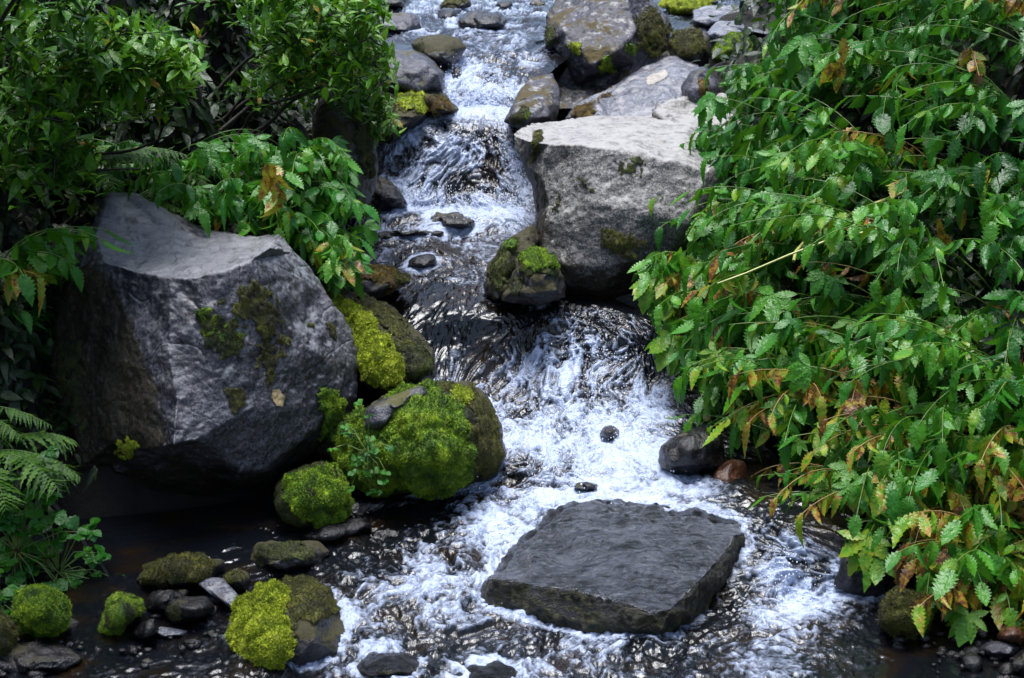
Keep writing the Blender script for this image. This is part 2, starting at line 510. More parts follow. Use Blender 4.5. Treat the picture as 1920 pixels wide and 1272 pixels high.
# ------------------------------------------------------------------ the stream: a lofted surface
# stations from the pool up; each a run of (u, v, z, foam, chop) from bank to bank
ST = [
 [(-420,1460,-.02,.0,.15),(400,1460,-.02,.15,.5),(900,1460,-.02,.25,.7),(1450,1460,-.02,.2,.6),(2250,1460,-.02,0,.1)],
 [(-300,1275,.0,.0,.2),(330,1275,.0,.12,.5),(560,1275,.0,.16,.8),(900,1275,.0,.20,.9),(1250,1275,.0,.20,.9),(1520,1275,.0,.2,.7),(1680,1275,.0,.02,.2),(2150,1275,.0,.0,.08)],
 [(-280,1215,.005,.0,.2),(330,1215,.005,.1,.4),(600,1205,.01,.22,.9),(900,1205,.01,.26,.9),(1250,1205,.005,.22,.9),(1500,1205,.005,.36,.8),(1660,1215,.0,.04,.25),(2100,1215,.0,.0,.08)],
 [(-250,1150,.01,.0,.15),(330,1140,.015,.02,.3),(640,1140,.02,.34,.8),(800,1130,.03,.62,1.),(900,1145,.03,.60,1.),(1150,1150,.02,.3,.6),(1340,1160,.01,.12,.6),(1490,1150,.01,.90,.9),(1620,1160,.0,.12,.4),(2050,1160,.0,.0,.1)],
 [(-220,1100,.02,.0,.1),(350,1085,.03,.0,.2),(620,1075,.035,.06,.6),(780,1068,.05,.40,.9),(905,1075,.06,.42,.9),(1150,1085,.05,.3,.6),(1360,1110,.03,.1,.5),(1480,1105,.035,.95,1.2),(1590,1115,.02,.3,.6),(2000,1130,.02,0,.1)],
 [(-180,1055,.03,.0,.05),(350,1035,.04,.0,.2),(620,1005,.055,.0,.7),(800,985,.075,.12,.9),(930,985,.09,.80,1.),(1150,1010,.08,.3,.6),(1370,1025,.10,.08,.5),(1470,1030,.12,.60,1.3),(1590,1060,.08,.12,.6),(1950,1080,.05,0,.1)],
 [(-100,1000,.04,0,.05),(380,995,.05,0,.15),(660,965,.07,.0,.6),(850,935,.09,.15,.9),(1000,940,.12,.92,.9),(1150,960,.13,.45,.6),(1340,962,.15,.25,.6),(1450,975,.17,.15,.8),(1560,995,.16,.1,.5),(1900,1030,.12,0,.1)],
 [(300,960,.06,0,.05),(560,950,.07,0,.05),(780,930,.09,.0,.5),(930,905,.11,.45,.9),(1080,905,.14,.85,1.),(1190,912,.16,.80,.8),(1330,925,.17,.45,.5),(1440,935,.18,.1,.4),(1800,990,.16,0,.1)],
 [(500,930,.08,0,.05),(780,910,.10,.1,.3),(930,885,.13,.32,.9),(1060,878,.16,.72,1.),(1160,876,.175,.92,.8),(1240,884,.18,.6,.6),(1350,900,.185,.1,.3),(1550,930,.18,0,.1)],
 [(640,885,.13,0,.1),(840,870,.14,.2,.3),(940,838,.165,.58,.9),(1060,825,.185,.84,.9),(1160,822,.195,.88,.7),(1240,828,.195,.72,.7),(1310,845,.195,.1,.3),(1480,880,.19,0,.1)],
 [(620,830,.17,0,.1),(800,800,.19,.2,.4),(915,765,.215,.52,1.),(1030,760,.23,.52,1.2),(1140,755,.245,.58,1.2),(1235,760,.245,.50,1.),(1290,775,.245,.1,.3),(1420,815,.24,0,.1)],
 [(620,790,.20,.1,.2),(760,745,.23,.2,.4),(900,708,.27,.42,.9),(1010,690,.31,.44,1.2),(1130,680,.335,.50,1.3),(1230,688,.335,.40,1.1),(1290,700,.33,.1,.3),(1400,740,.31,0,.1)],
 [(640,720,.27,.15,.2),(745,672,.33,.12,.3),(860,640,.38,.10,.5),(985,635,.395,.32,1.),(1110,628,.42,.36,1.2),(1215,638,.415,.30,1.1),(1280,655,.40,.05,.3),(1380,690,.37,0,.1)],
 [(655,645,.37,.15,.2),(750,606,.435,.08,.3),(860,590,.465,.06,.4),(960,592,.465,.10,.5),(1070,585,.48,.30,1.),(1180,598,.47,.36,1.1),(1250,625,.445,.1,.5),(1350,655,.41,0,.1)],
 [(665,590,.45,.1,.2),(750,562,.49,.08,.4),(850,556,.50,.10,.5),(950,560,.50,.10,.5),(1050,568,.495,.22,.9),(1150,585,.48,.22,.8),(1220,605,.46,0,.3),(1320,640,.42,0,.1)],
 [(670,540,.51,.1,.3),(730,530,.52,.16,.6),(820,522,.53,.20,.7),(900,525,.53,.20,.7),(970,535,.52,.14,.6),(1060,560,.50,0,.3),(1250,600,.46,0,.1)],
 [(655,490,.55,.12,.4),(720,482,.56,.20,.7),(800,478,.565,.24,.8),(880,478,.565,.26,.8),(950,485,.56,.2,.6),(1050,520,.53,0,.2)],
 [(640,452,.585,.16,.4),(710,446,.59,.24,.6),(800,442,.595,.30,.7),(890,440,.597,.42,.7),(965,440,.597,.4,.5),(1050,465,.58,0,.2)],
 [(635,418,.64,.2,.4),(700,412,.648,.34,.6),(790,408,.653,.44,.7),(880,405,.655,.70,.7),(960,408,.653,.85,.6),(1040,425,.64,.2,.2)],
 [(635,388,.670,.2,.5),(700,382,.678,.62,.8),(790,386,.675,.80,.9),(880,388,.674,.92,.9),(950,388,.674,.98,.8),(1030,398,.68,.3,.2)],
 [(645,345,.750,.2,.4),(705,340,.762,.42,.8),(790,345,.755,.42,1.),(880,348,.751,.26,1.1),(945,348,.751,.34,1.),(985,350,.751,.75,.8),(1020,358,.75,.2,.2)],
 [(660,300,.84,.1,.3),(715,300,.843,.26,.7),(790,296,.852,.40,1.),(870,296,.852,.40,1.1),(935,296,.852,.36,1.),(975,298,.85,.72,.8),(1010,305,.84,.2,.2)],
 [(675,268,.91,.1,.3),(735,258,.93,.20,.6),(800,248,.95,.30,.8),(870,245,.956,.38,.7),(935,242,.960,.50,.6),(1005,250,.945,.1,.2)],
 [(690,240,.985,0,.2),(760,228,.985,.2,.5),(815,219,1.0,.60,.5),(875,217,1.003,.90,.5),(940,217,1.003,.8,.4),(1010,225,1.0,.0,.2)],
 [(700,222,1.01,0,.2),(780,208,1.018,.3,.5),(840,203,1.024,.97,.6),(900,202,1.024,1.,.5),(960,205,1.02,.6,.4),(1020,212,1.01,0,.2)],
 [(730,195,1.05,0,.2),(800,180,1.07,.4,.8),(850,175,1.08,.72,1.1),(910,172,1.085,.80,1.1),(960,176,1.08,.6,.6),(990,186,1.06,0,.2)],
 [(750,150,1.12,0,.2),(815,140,1.14,.4,.8),(865,132,1.155,.58,1.2),(930,130,1.16,.56,1.2),(985,136,1.15,.4,.9),(1020,146,1.13,.0,.2)],
 [(770,108,1.19,0,.2),(835,100,1.205,.3,.7),(890,95,1.215,.42,1.),(960,94,1.217,.42,1.),(1020,98,1.21,.3,.8),(1070,108,1.195,.0,.2)],
 [(690,76,1.235,.1,.4),(790,72,1.24,.26,.8),(890,68,1.247,.32,.8),(980,68,1.247,.30,.8),(1060,74,1.238,.1,.4),(1200,80,1.225,.1,.4)],
 [(660,48,1.27,.1,.5),(780,44,1.275,.34,1.),(890,42,1.278,.36,1.),(980,42,1.278,.32,1.),(1080,46,1.272,.2,.5),(1330,55,1.26,.2,.5)],
 [(640,18,1.305,.1,.6),(780,16,1.308,.36,1.),(890,14,1.31,.36,1.),(990,14,1.31,.36,1.),(1100,18,1.305,.3,.7),(1420,24,1.30,.2,.6)],
 [(600,-12,1.34,.1,.6),(780,-14,1.343,.36,1.),(890,-14,1.343,.36,1.),(1000,-14,1.343,.36,1.),(1120,-12,1.34,.3,.8),(1450,-8,1.335,.2,.6)],
 [(560,-55,1.39,.1,.6),(780,-55,1.39,.36,1.),(1000,-55,1.39,.36,1.),(1450,-50,1.385,.2,.6)],
]


def loft(ns, nt):
    tt = np.linspace(0, 1, nt)
    rows = []
    for s in ST:
        a = np.array(s, float)
        u0, u1 = a[0, 0], a[-1, 0]
        # a shared across-parameter that follows pixels
        tk = (a[:, 0] - u0) / (u1 - u0)
        rows.append(np.stack([np.interp(tt, tk, a[:, k]) for k in range(5)], -1))
    R = np.array(rows)                                   # (S, nt, 5)
    pts = PZ(R[..., 0], R[..., 1], R[..., 2])            # world
    R = np.concatenate([pts, R[..., 3:]], -1)            # x y z foam amp
    # spread samples along the flow by what each step measures in the picture
    vv = np.array([np.median([q[1] for q in s]) for s in ST])
    ln = np.abs(np.diff(vv)) + 6
    cs = np.concatenate([[0], np.cumsum(ln)])
    q = np.linspace(0, cs[-1], ns)
    k = np.clip(np.searchsorted(cs, q, side='right') - 1, 0, len(ST) - 2)
    f = ((q - cs[k]) / ln[k])[:, None, None]
    p0 = R[np.maximum(k - 1, 0)]; p1 = R[k]; p2 = R[k + 1]; p3 = R[np.minimum(k + 2, len(ST) - 1)]
    cat = 0.5 * (2 * p1 + (p2 - p0) * f + (2 * p0 - 5 * p1 + 4 * p2 - p3) * f ** 2 + (3 * p1 - p0 - 3 * p2 + p3) * f ** 3)
    lin = p1 * (1 - f) + p2 * f
    out = 0.45 * cat + 0.55 * lin
    out[..., 3:] = lin[..., 3:]
    # soften across
    for _ in range(6):
        m = out.copy()
        m[:, 1:-1] = 0.25 * out[:, :-2] + 0.5 * out[:, 1:-1] + 0.25 * out[:, 2:]
        out = m
    return out


NS, NTW = 1000, 760
WB = loft(NS, NTW)
WPOS = WB[..., :3]
WLOW = loft(160, 90)[..., :3].reshape(-1, 3)


def build_water():
    pos = WPOS
    du = np.gradient(pos, axis=0); dv = np.gradient(pos, axis=1)
    nor = nrm(np.cross(dv, du))
    nor[nor[..., 2] < 0] *= -1
    s = np.cumsum(np.linalg.norm(du, axis=-1), axis=0)
    s0 = s[:, NTW // 2][:, None] * 0.6 + s * 0.4
    x = pos[..., 0]
    foam = WB[..., 3].ravel(); amp = WB[..., 4].ravel()
    S = s0.ravel(); T = x.ravel()
    fall = np.clip(1 - np.abs(nor[..., 2]).ravel(), 0, 1)
    wx = vn2(S * 5, T * 5, 1) * 0.05 + vn2(S * 17, T * 17, 4) * 0.016
    wy = vn2(S * 5 + 9, T * 5, 2) * 0.05 + vn2(S * 17, T * 17 + 7, 5) * 0.016
    a = S + wx; b = T + wy
    big = 0.022 * vn2(a * 4, b * 6, 10) + 0.012 * vn2(a * 9, b * 13, 11)
    r1 = 0.5 * (1 - np.abs(vn2(a * 13, b * 20, 12)) * 2) + 0.6 * vn2(a * 17, b * 25, 41)
    r2 = 1.3 * vn2(a * 34, b * 46, 13)
    r3 = 1.3 * vn2(a * 68, b * 80, 14)
    r4 = 1.3 * vn2(a * 135, b * 150, 15)
    st = vn2(a * 5, b * 42, 16) + 0.6 * vn2(a * 10, b * 95, 17)
    pw = np.clip(amp, 0, 1.3)
    h = pw * (big + 0.010 * r1 + 0.0052 * r2 + 0.0040 * r3 + 0.0022 * r4) + fall * pw * 0.004 * st
    splash = np.clip(foam - 0.4, 0, 1) * pw
    # broken water against every stone
    c_ = 0.012; x0, y0 = -2.4, 3.2; nx, ny = 400, 640
    gi = lambda q: (np.clip(((q[:, 0] - x0) / c_).astype(int), 0, nx - 1), np.clip(((q[:, 1] - y0) / c_).astype(int), 0, ny - 1))
    wz = np.full((nx, ny), -9.0); wi = gi(pos.reshape(-1, 3)); wz[wi] = pos.reshape(-1, 3)[:, 2]
    rk = np.zeros((nx, ny)); rv = np.concatenate(ROCKV); ri = gi(rv)
    near = np.abs(rv[:, 2] - wz[ri]) < .02
    rk[ri[0][near], ri[1][near]] = 1
    for _ in range(3):
        rk = (rk + np.roll(rk, 1, 0) + np.roll(rk, -1, 0) + np.roll(rk, 1, 1) + np.roll(rk, -1, 1)) / 3.2
    collar = np.clip(rk[wi], 0, 1) * .42 * np.clip((pw - .25) * 2, 0, 1)
    h = h + splash * 0.010 * np.abs(vn2(a * 48, b * 48, 19)) + splash * 0.007 * np.abs(vn2(a * 95, b * 95, 20))
    fo = foam + 0.13 * r1 * pw + 0.14 * r2 * pw + 0.15 * r3 * pw + 0.12 * r4 * pw + 0.30 * vn2(a * 7, b * 11, 18) * np.clip(pw, 0, 1) * (1 - np.clip(foam - .7, 0, .3) * 2)
    fo = fo + fall * 0.34 * st * pw + collar
    fo = fo + 0.18 * np.clip(foam / .2, 0, 1) - 0.25 * (foam < 0.08)
    v = pos.reshape(-1, 3) + nor.reshape(-1, 3) * h[:, None]
    idx = np.arange(NS * NTW).reshape(NS, NTW)
    f = np.stack([idx[:-1, :-1], idx[:-1, 1:], idx[1:, 1:], idx[1:, :-1]], -1).reshape(-1, 4)
    fl = np.stack([S * 0.55, T, np.zeros_like(S)], -1)
    o = mesh('stream_water', v, f, [M['water']], attrs={'foam': fo, 'flow': fl, 'chop': np.clip(amp, 0, 1)})
    tag(o, 'white and blue mountain stream tumbling over dark rocks in small cascades', 'stream', kind='structure')
    # spray: loose drops thrown up where the water breaks
    w = splash * (0.3 + fall * 2.5)
    w = w / w.sum()
    n = 4800
    k = RNG.choice(len(w), n, p=w)
    c = v[k] + nor.reshape(-1, 3)[k] * (RNG.exponential(0.020, (n, 1)) + 0.002) + RNG.normal(0, 0.006, (n, 3))
    c[:, 2] += RNG.exponential(0.008, n)
    r = np.clip(RNG.lognormal(math.log(0.0014), 0.4, n), 0.0007, 0.0036)
    o8 = np.array([[1, 0, 0], [-1, 0, 0], [0, 1, 0], [0, -1, 0], [0, 0, 1.3], [0, 0, -1.3]], float)
    f8 = np.array([[0, 2, 4], [2, 1, 4], [1, 3, 4], [3, 0, 4], [2, 0, 5], [1, 2, 5], [3, 1, 5], [0, 3, 5]])
    dv_ = (c[:, None] + o8[None] * r[:, None, None]).reshape(-1, 3)
    df = (f8[None] + 6 * np.arange(n)[:, None, None]).reshape(-1, 3)
    t = NT('spray_drops')
    M['drop'] = t.done(t.bsdf(Base_Color=(0.75, 0.8, 0.9), Roughness=0.1))
    o = mesh('water_spray', dv_, df, [M['drop']])
    tag(o, 'fine drops of spray thrown up above the white cascades', 'spray', kind='stuff')


_wl = loft(420, 260)[..., :3].reshape(-1, 3)
_wu, _wv = proj(_wl)


def wd_at(u, v):
    return float(_wl[np.argmin((_wu - u) ** 2 + (_wv - v) ** 2), 1])


# ------------------------------------------------------------------ the ground
RT = [(1.45,3.2,-.05),(1.40,4.1,.0),(1.16,4.6,.05),(.98,5.0,.15),(.78,5.5,.22),(.66,5.9,.38),(.70,6.4,.62),(.80,7.0,.95),(1.0,7.8,1.2),(1.15,8.8,1.34),(1.3,10.5,1.5),(1.4,13,1.8)]
LT = [(-1.5,3.2,-.05),(-1.35,4.1,.0),(-1.25,4.7,.05),(-1.0,5.2,.10),(-.68,5.7,.35),(-.60,6.3,.62),(-.58,7.1,.95),(-.62,7.9,1.18),(-.85,8.8,1.32),(-1.1,10.5,1.5),(-1.3,13,1.8)]
cp = [tuple(p - np.array([0, 0, 0.20])) for p in WLOW[::37]]
for x, y, z in RT:
    cp += [(x, y, z), (x + .25, y + .05, z + .2), (x + .6, y + .1, z + .55), (x + 1.2, y + .1, z + 1.05), (x + 2.6, y, z + 2.0), (x + 6, y, z + 4.0)]
for x, y, z in LT:
    cp += [(x, y, z), (x - .25, y + .05, z + .25), (x - .6, y + .1, z + .7), (x - 1.2, y + .1, z + 1.4), (x - 2.6, y, z + 2.7), (x - 6, y, z + 5.0)]
cp += [(-1.1, 5.6, .4), (-1.3, 5.75, .5), (-1.4, 5.4, .25), (-1.0, 5.8, .55), (-1.3, 5.2, .1), (-1.5, 5.0, .15), (-1.25, 6.0, .7), (-1.5, 5.9, .7), (-.9, 5.6, .3), (-1.15, 5.35, .1), (-.8, 5.9, .5)]
for x in (-1, 0, 1): cp += [(x, 13.5, 1.62), (x, 16, 1.8), (x, 20, 1.9)]
for y in (0, 1.5, 3): cp += [(0, y - .5, -.35), (.8, y - .5, -.3), (-.8, y - .5, -.3)]
CPT = np.array(cp)


def ground(x, y):
    x = np.asarray(x, float).ravel(); y = np.asarray(y, float).ravel()
    out = np.empty(len(x))
    for k in range(0, len(x), 20000):
        d2 = (x[k:k + 20000, None] - CPT[None, :, 0]) ** 2 + (y[k:k + 20000, None] - CPT[None, :, 1]) ** 2 + 0.01
        w = d2 ** -1.9
        out[k:k + 20000] = (w * CPT[None, :, 2]).sum(1) / w.sum(1)
    p = np.stack([x, y, np.zeros_like(x)], -1)
    return out + 0.03 * fbm3(p * 3, 3, 40)


def ground_hit(u, v):
    """Where the sight line of a photo pixel first meets the ground."""
    d = np.linspace(3.2, 16, 420)
    p = P(np.full_like(d, u), np.full_like(d, v), d)
    g = ground(p[:, 0], p[:, 1])
    k = np.argmax(p[:, 2] < g)
    if not (p[:, 2] < g).any(): k = len(d) - 1
    q = p[k].copy(); q[2] = g[k]
    return q


def build_ground():
    gx = np.concatenate([-np.geomspace(60, 3.05, 26), np.linspace(-3, 3, 240), np.geomspace(3.05, 60, 26)])
    gy = np.concatenate([np.linspace(-40, -1, 12), np.linspace(-.8, 2.9, 20), np.linspace(3, 13, 330), np.geomspace(13.1, 90, 40)])
    X, Y = np.meshgrid(gx, gy)
    Z = ground(X, Y).reshape(X.shape)
    far = np.clip((np.abs(X) - 6) / 20, 0, 1) * 8 
    Z = Z + far * (Y > 3)
    # the bed lies under the water everywhere
    w = WPOS[::2, ::2].reshape(-1, 3)
    ix = np.clip(np.searchsorted(gx, w[:, 0]), 0, len(gx) - 1); iy = np.clip(np.searchsorted(gy, w[:, 1]), 0, len(gy) - 1)
    mn = np.full(Z.shape, 9.0)
    np.minimum.at(mn, (iy, ix), w[:, 2])
    np.minimum.at(mn, (np.maximum(iy - 1, 0), np.maximum(ix - 1, 0)), w[:, 2])
    q = mn.copy()
    for dx, dy in ((1, 0), (-1, 0), (0, 1), (0, -1)):
        q = np.minimum(q, np.roll(np.roll(mn, dx, 1), dy, 0))
    Z = np.minimum(Z, q - 0.05)
    idx = np.arange(Z.size).reshape(Z.shape)
    f = np.stack([idx[:-1, :-1], idx[:-1, 1:], idx[1:, 1:], idx[1:, :-1]], -1).reshape(-1, 4)
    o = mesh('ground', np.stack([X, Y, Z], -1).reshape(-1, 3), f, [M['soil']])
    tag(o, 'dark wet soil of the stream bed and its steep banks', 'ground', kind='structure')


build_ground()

# ------------------------------------------------------------------ rocks


def refine(v, f, n):
    for _ in range(n):
        e = np.sort(np.concatenate([f[:, [0, 1]], f[:, [1, 2]], f[:, [2, 0]]]), 1)
        ue, inv = np.unique(e, axis=0, return_inverse=True)
        inv = inv.ravel()
        mid = (v[ue[:, 0]] + v[ue[:, 1]]) / 2
        m = len(f)
        a, b, c = inv[:m] + len(v), inv[m:2 * m] + len(v), inv[2 * m:] + len(v)
        v = np.concatenate([v, mid])
        f = np.concatenate([np.stack([f[:, 0], a, c], 1), np.stack([a, f[:, 1], b], 1),
                            np.stack([c, b, f[:, 2]], 1), np.stack([a, b, c], 1)])
    return v, f


def edges_of(f):
    e = np.sort(np.concatenate([f[:, [0, 1]], f[:, [1, 2]], f[:, [2, 0]]]), 1)
    return np.unique(e, axis=0, return_counts=True)


def lap(x, e, it, lam=0.5, fixed=None):
    n = len(x)
    deg = np.bincount(e.ravel(), minlength=n).astype(float)
    x = x.copy()
    for _ in range(it):
        s = np.zeros_like(x)
        np.add.at(s, e[:, 0], x[e[:, 1]]); np.add.at(s, e[:, 1], x[e[:, 0]])
        a = s / (deg[:, None] if x.ndim > 1 else deg)
        y = x + lam * (a - x)
        if fixed is not None: y[fixed] = x[fixed]
        x = y
    return x


def vnormals(v, f):
    fn = np.cross(v[f[:, 1]] - v[f[:, 0]], v[f[:, 2]] - v[f[:, 0]])
    n = np.zeros_like(v)
    for k in range(3): np.add.at(n, f[:, k], fn)
    return nrm(n)


def tufts(pts, nor, ln, seed):
    rg = np.random.default_rng(seed)
    n = len(pts)
    V = []; F = []; T = []
    nb = 3
    base = rg.uniform(0, 1, n)
    for k in range(nb):
        d = nrm(nor + rg.normal(0, 0.55, (n, 3)))
        sd = nrm(np.cross(d, rg.normal(0, 1, (n, 3))))
        L = ln * rg.uniform(0.6, 1.3, (n, 1)); w = ln * 0.22
        q = pts + rg.normal(0, ln * 0.3, (n, 3))
        V.append(np.stack([q - sd * w, q + sd * w, q + d * L + sd * w * .3], 1).reshape(-1, 3))
        F.append(np.arange(3 * n).reshape(-1, 3) + 3 * n * k)
        t = np.repeat(base * 0.7 + 0.3 * rg.uniform(0, 1, n), 3)
        t[2::3] += 0.15
        T.append(t)
    return np.concatenate(V), np.concatenate(F), np.concatenate(T)


ROCKV = []


def rock(name, label, mat, outline, z=None, d=None, lean=0.6, bulge=0.16, thick=0.3, inner=None, res=0.02,
         smooth=1.7, rough=0.014, moss=(), spots=(), cat='rock', seed=0, group=None, drop=0, part='stone', film=False):
    """A stone: its outline and inner ridge points placed at their own distances, refined, worn and closed behind."""
    ol = [tuple(q) for q in outline]
    vb = max(q[1] for q in ol)
    if d is None and z is not None: d = float(D(vb, z))
    if d is None and not any(len(q) > 2 for q in ol):
        d = wd_at(np.mean([q[0] for q in ol]), vb)
    pts = []
    for q in ol:
        pts.append((q[0], q[1], q[2] if len(q) > 2 else d + lean * (vb - q[1]) / 1000.0))
    ins = []
    if inner is not None:
        ins = [tuple(q) for q in inner]
    else:
        cu = np.mean([q[0] for q in ol]); cv = np.mean([q[1] for q in ol])
        rg = random.Random(seed + len(label))
        for k, q in enumerate(pts):
            s = rg.uniform(0.55, 0.8)
            ins.append((cu + (q[0] - cu) * s, cv + (q[1] - cv) * s, q[2] - bulge * rg.uniform(.5, .9)))
        ins.append((cu, cv, np.mean([q[2] for q in pts]) - bulge * 1.1))
    allp = pts + ins
    n = len(pts)
    r = delaunay_2d_cdt([Vector((q[0], q[1])) for q in allp], [(k, (k + 1) % n) for k in range(n)], [], 1, 1e-5)
    v2 = np.array([tuple(q) for q in r[0]])
    f = np.array([list(q) for q in r[2] if len(q) == 3], int)
    src = r[3]
    dep = np.zeros(len(v2))
    for k in range(len(v2)):
        if src[k]: dep[k] = allp[src[k][0]][2]
        else:
            dd = [(a[0] - v2[k, 0]) ** 2 + (a[1] - v2[k, 1]) ** 2 for a in allp]
            dep[k] = allp[int(np.argmin(dd))][2]
    v = P(v2[:, 0], v2[:, 1], dep)
    # face the camera
    fn = np.cross(v[f[:, 1]] - v[f[:, 0]], v[f[:, 2]] - v[f[:, 0]])
    cc = v[f].mean(1) - np.array([0, 0, HC])
    flip = (fn * cc).sum(1) > 0
    f[flip] = f[flip][:, ::-1]
    lv = 0
    el = np.median(np.linalg.norm(v[f[:, 0]] - v[f[:, 1]], axis=1))
    mx = np.max(np.linalg.norm(v[f[:, 0]] - v[f[:, 1]], axis=1))
    lv = int(np.clip(math.ceil(math.log2(max((el * .5 + mx * .5), 1e-3) / res)), 2, 6))
    v, f = refine(v, f, lv)
    ue, cnt = edges_of(f)
    bd = np.zeros(len(v), bool); be = ue[cnt == 1]; bd[be.ravel()] = True
    # even the outline a little, then the face
    sm = max(1, int(round(smooth * (1.6 ** (lv - 2)))))
    v0 = v.copy()
    bl = lap(v, be, max(1, sm // 3), 0.5)
    v[bd] = bl[bd]
    v = lap(v, ue, sm * 2, 0.5, fixed=bd)
    # walls going back, and a rear face
    D0 = nrm(v - np.array([0, 0, HC]))
    cen = v.mean(0)
    cb = cen + nrm(cen - np.array([0, 0, HC])) * thick
    nxt = {}
    for a, b in be: nxt.setdefault(a, []).append(b); nxt.setdefault(b, []).append(a)
    s0 = int(be[0, 0]); loop = [s0]; prev = -1
    while True:
        c = loop[-1]
        nb_ = [q for q in nxt[c] if q != prev]
        prev = c
        if not nb_ or nb_[0] == s0 or len(loop) > len(be): break
        loop.append(int(nb_[0]))
    loop = np.array(loop)
    L0 = v[loop]
    rings = [loop]
    V = [v]; off = len(v)
    nr = max(3, int(thick / (res * 2)))
    nr = min(nr, 10)
    for k in range(1, nr + 1):
        s = k / nr
        sh = 1 + 0.06 * math.sin(math.pi * min(1, s * 2)) - 0.45 * s ** 2.2
        base = L0 + D0[loop] * thick * s
        c2 = cen + nrm(cen - np.array([0, 0, HC])) * thick * s
        V.append(c2 + (base - c2) * sh)
        rings.append(off + np.arange(len(loop))); off += len(loop)
    V.append(cb[None]); ci = off
    F = [f]
    for a, b in zip(rings[:-1], rings[1:]):
        a2 = np.roll(a, -1); b2 = np.roll(b, -1)
        F.append(np.stack([a, a2, b], 1)); F.append(np.stack([a2, b2, b], 1))
    a = rings[-1]
    F.append(np.stack([a, np.roll(a, -1), np.full(len(a), ci)], 1))
    # the wall must wind like the face: check one
    wall = np.concatenate(F[1:])
    fa = set()
    for k in range(3):
        fa.update(map(tuple, f[:, [k, (k + 1) % 3]]))
    if (int(loop[0]), int(loop[1])) in fa: wall = wall[:, ::-1]
    nfront = len(v)
    V = np.concatenate(V); FF = np.concatenate([f, wall])
    ue2, _ = edges_of(FF)
    fx = np.zeros(len(V), bool); fx[:nfront] = True; fx[loop] = False
    V = lap(V, ue2, 2, 0.5, fixed=fx)
    nn = vnormals(V, FF)
    sd = seed * 3 + 5
    disp = rough * 1.0 * fbm3(V * 5 + sd, 3, sd) + rough * 0.55 * fbm3(V * 17 + sd, 3, sd + 9) + rough * .25 * fbm3(V * 50, 2, sd + 3)
    rid = 1 - np.abs(vn3(V * 9 + 3.1 * sd, sd + 21)) * 2
    disp = disp - rough * 0.35 * np.clip(rid - 0.86, 0, 1) * 4
    V = V + nn * disp[:, None]
    V[:, 2] -= drop
    ROCKV.append(V)
    org = np.array([cen[0], cen[1] + thick * .3, V[:, 2].min()])
    fcen = V[f].mean(1)
    if moss or spots or film:
        root = empty(name, org, label, cat, group)
        so_ = mesh(part, V, FF, [M[mat]], root, origin=org)
    else:
        so_ = mesh(name, V, FF, [M[mat]], origin=org)
        tag(so_, label, cat, group)
        root = so_
    nf = nn[:nfront]; vf = V[:nfront]
    pu, pv = proj(vf)
    if film:
        # water sliding over the top
        ok = (nf[:, 2] > .5) & ~bd
        sf_i = np.where(ok[f].all(1))[0]
        used, inv = np.unique(f[sf_i], return_inverse=True)
        fv, ff = refine(vf[used], inv.reshape(-1, 3), 1)
        fnn = vnormals(fv, ff)
        a = fv[:, 0] + .04 * vn2(fv[:, 0] * 6, fv[:, 1] * 6, 5) + .012 * vn2(fv[:, 0] * 25, fv[:, 1] * 25, 8)
        b = fv[:, 1] + .04 * vn2(fv[:, 0] * 6 + 7, fv[:, 1] * 6, 6) + .012 * vn2(fv[:, 0] * 25 + 7, fv[:, 1] * 25, 9)
        w1 = vn2(a * 14 + b * 9, b * 55, 31); w2 = vn2(a * 40 + b * 20, b * 120, 32)
        w3 = vn2(a * 6, b * 9, 33)
        e_ = edges_of(ff)[0]; ec = edges_of(ff)
        rim = np.zeros(len(fv)); rim[np.unique(ec[0][ec[1] == 1].ravel())] = 1
        rim = np.clip(lap(rim, e_, 8, .6) * 2.5, 0, 1)
        hh_ = .004 + .0010 * w1 + .0005 * w2 + .0012 * w3
        fv = fv + fnn * (hh_ * (1 - rim) - .003 * rim)[:, None]
        fo = .50 + .10 * w1 + .10 * w2 + .12 * w3 - .35 * rim
        mesh('water_film', fv, ff, [M['film']], root, origin=org, attrs={'foam': fo, 'flow': np.stack([a * .5, b * 1.3, 0 * a], -1), 'chop': np.full(len(fv), .10)})
    if mat == 'mossrock':
        und = []
        for ms in moss:
            if ms[1] in ('moss_bright', 'moss_yellow'):
                c2 = np.mean(np.array(ms[0], float), 0)
                und.append(([tuple(c2 + (np.array(q, float) - c2) * 1.22) for q in ms[0]], 'moss_olive' if ms[1] == 'moss_yellow' else 'moss_dark', .006, .9, 14))
        moss = und + list(moss)
    for mi, ms in enumerate(moss):
        poly, mm, hh = ms[:3]
        dens = ms[3] if len(ms) > 3 else 1.0
        jit = ms[4] if len(ms) > 4 else 12
        ju = pu + jit * (fbm3(vf * 20, 3, 70 + mi) + .7 * fbm3(vf * 70, 2, 71 + mi)); jv = pv + jit * (fbm3(vf * 20 + 50, 3, 80 + mi) + .7 * fbm3(vf * 70 + 50, 2, 81 + mi))
        ins_ = inpoly(ju, jv, poly).astype(float)
        if ins_.sum() < 6: continue
        sm_ = lap(ins_, ue, 5, 0.6)
        sf = (ins_[f] > 0.5).all(1)
        sf_i = np.where(sf)[0]
        if len(sf_i) < 4: continue
        used, inv = np.unique(f[sf_i], return_inverse=True)
        lump = 0.35 + 0.9 * np.abs(fbm3(vf[used] * 24, 3, 90 + mi)) + 0.9 * np.abs(fbm3(vf[used] * 11, 2, 93 + mi))
        hgt = 1.0 * hh * np.clip(sm_[used] * 1.6 - 0.55, -.15, 1) * np.clip(lump, .15, 2.2)
        mv = vf[used] + nf[used] * (hgt + 0.0005)[:, None]
        mf = inv.reshape(-1, 3)
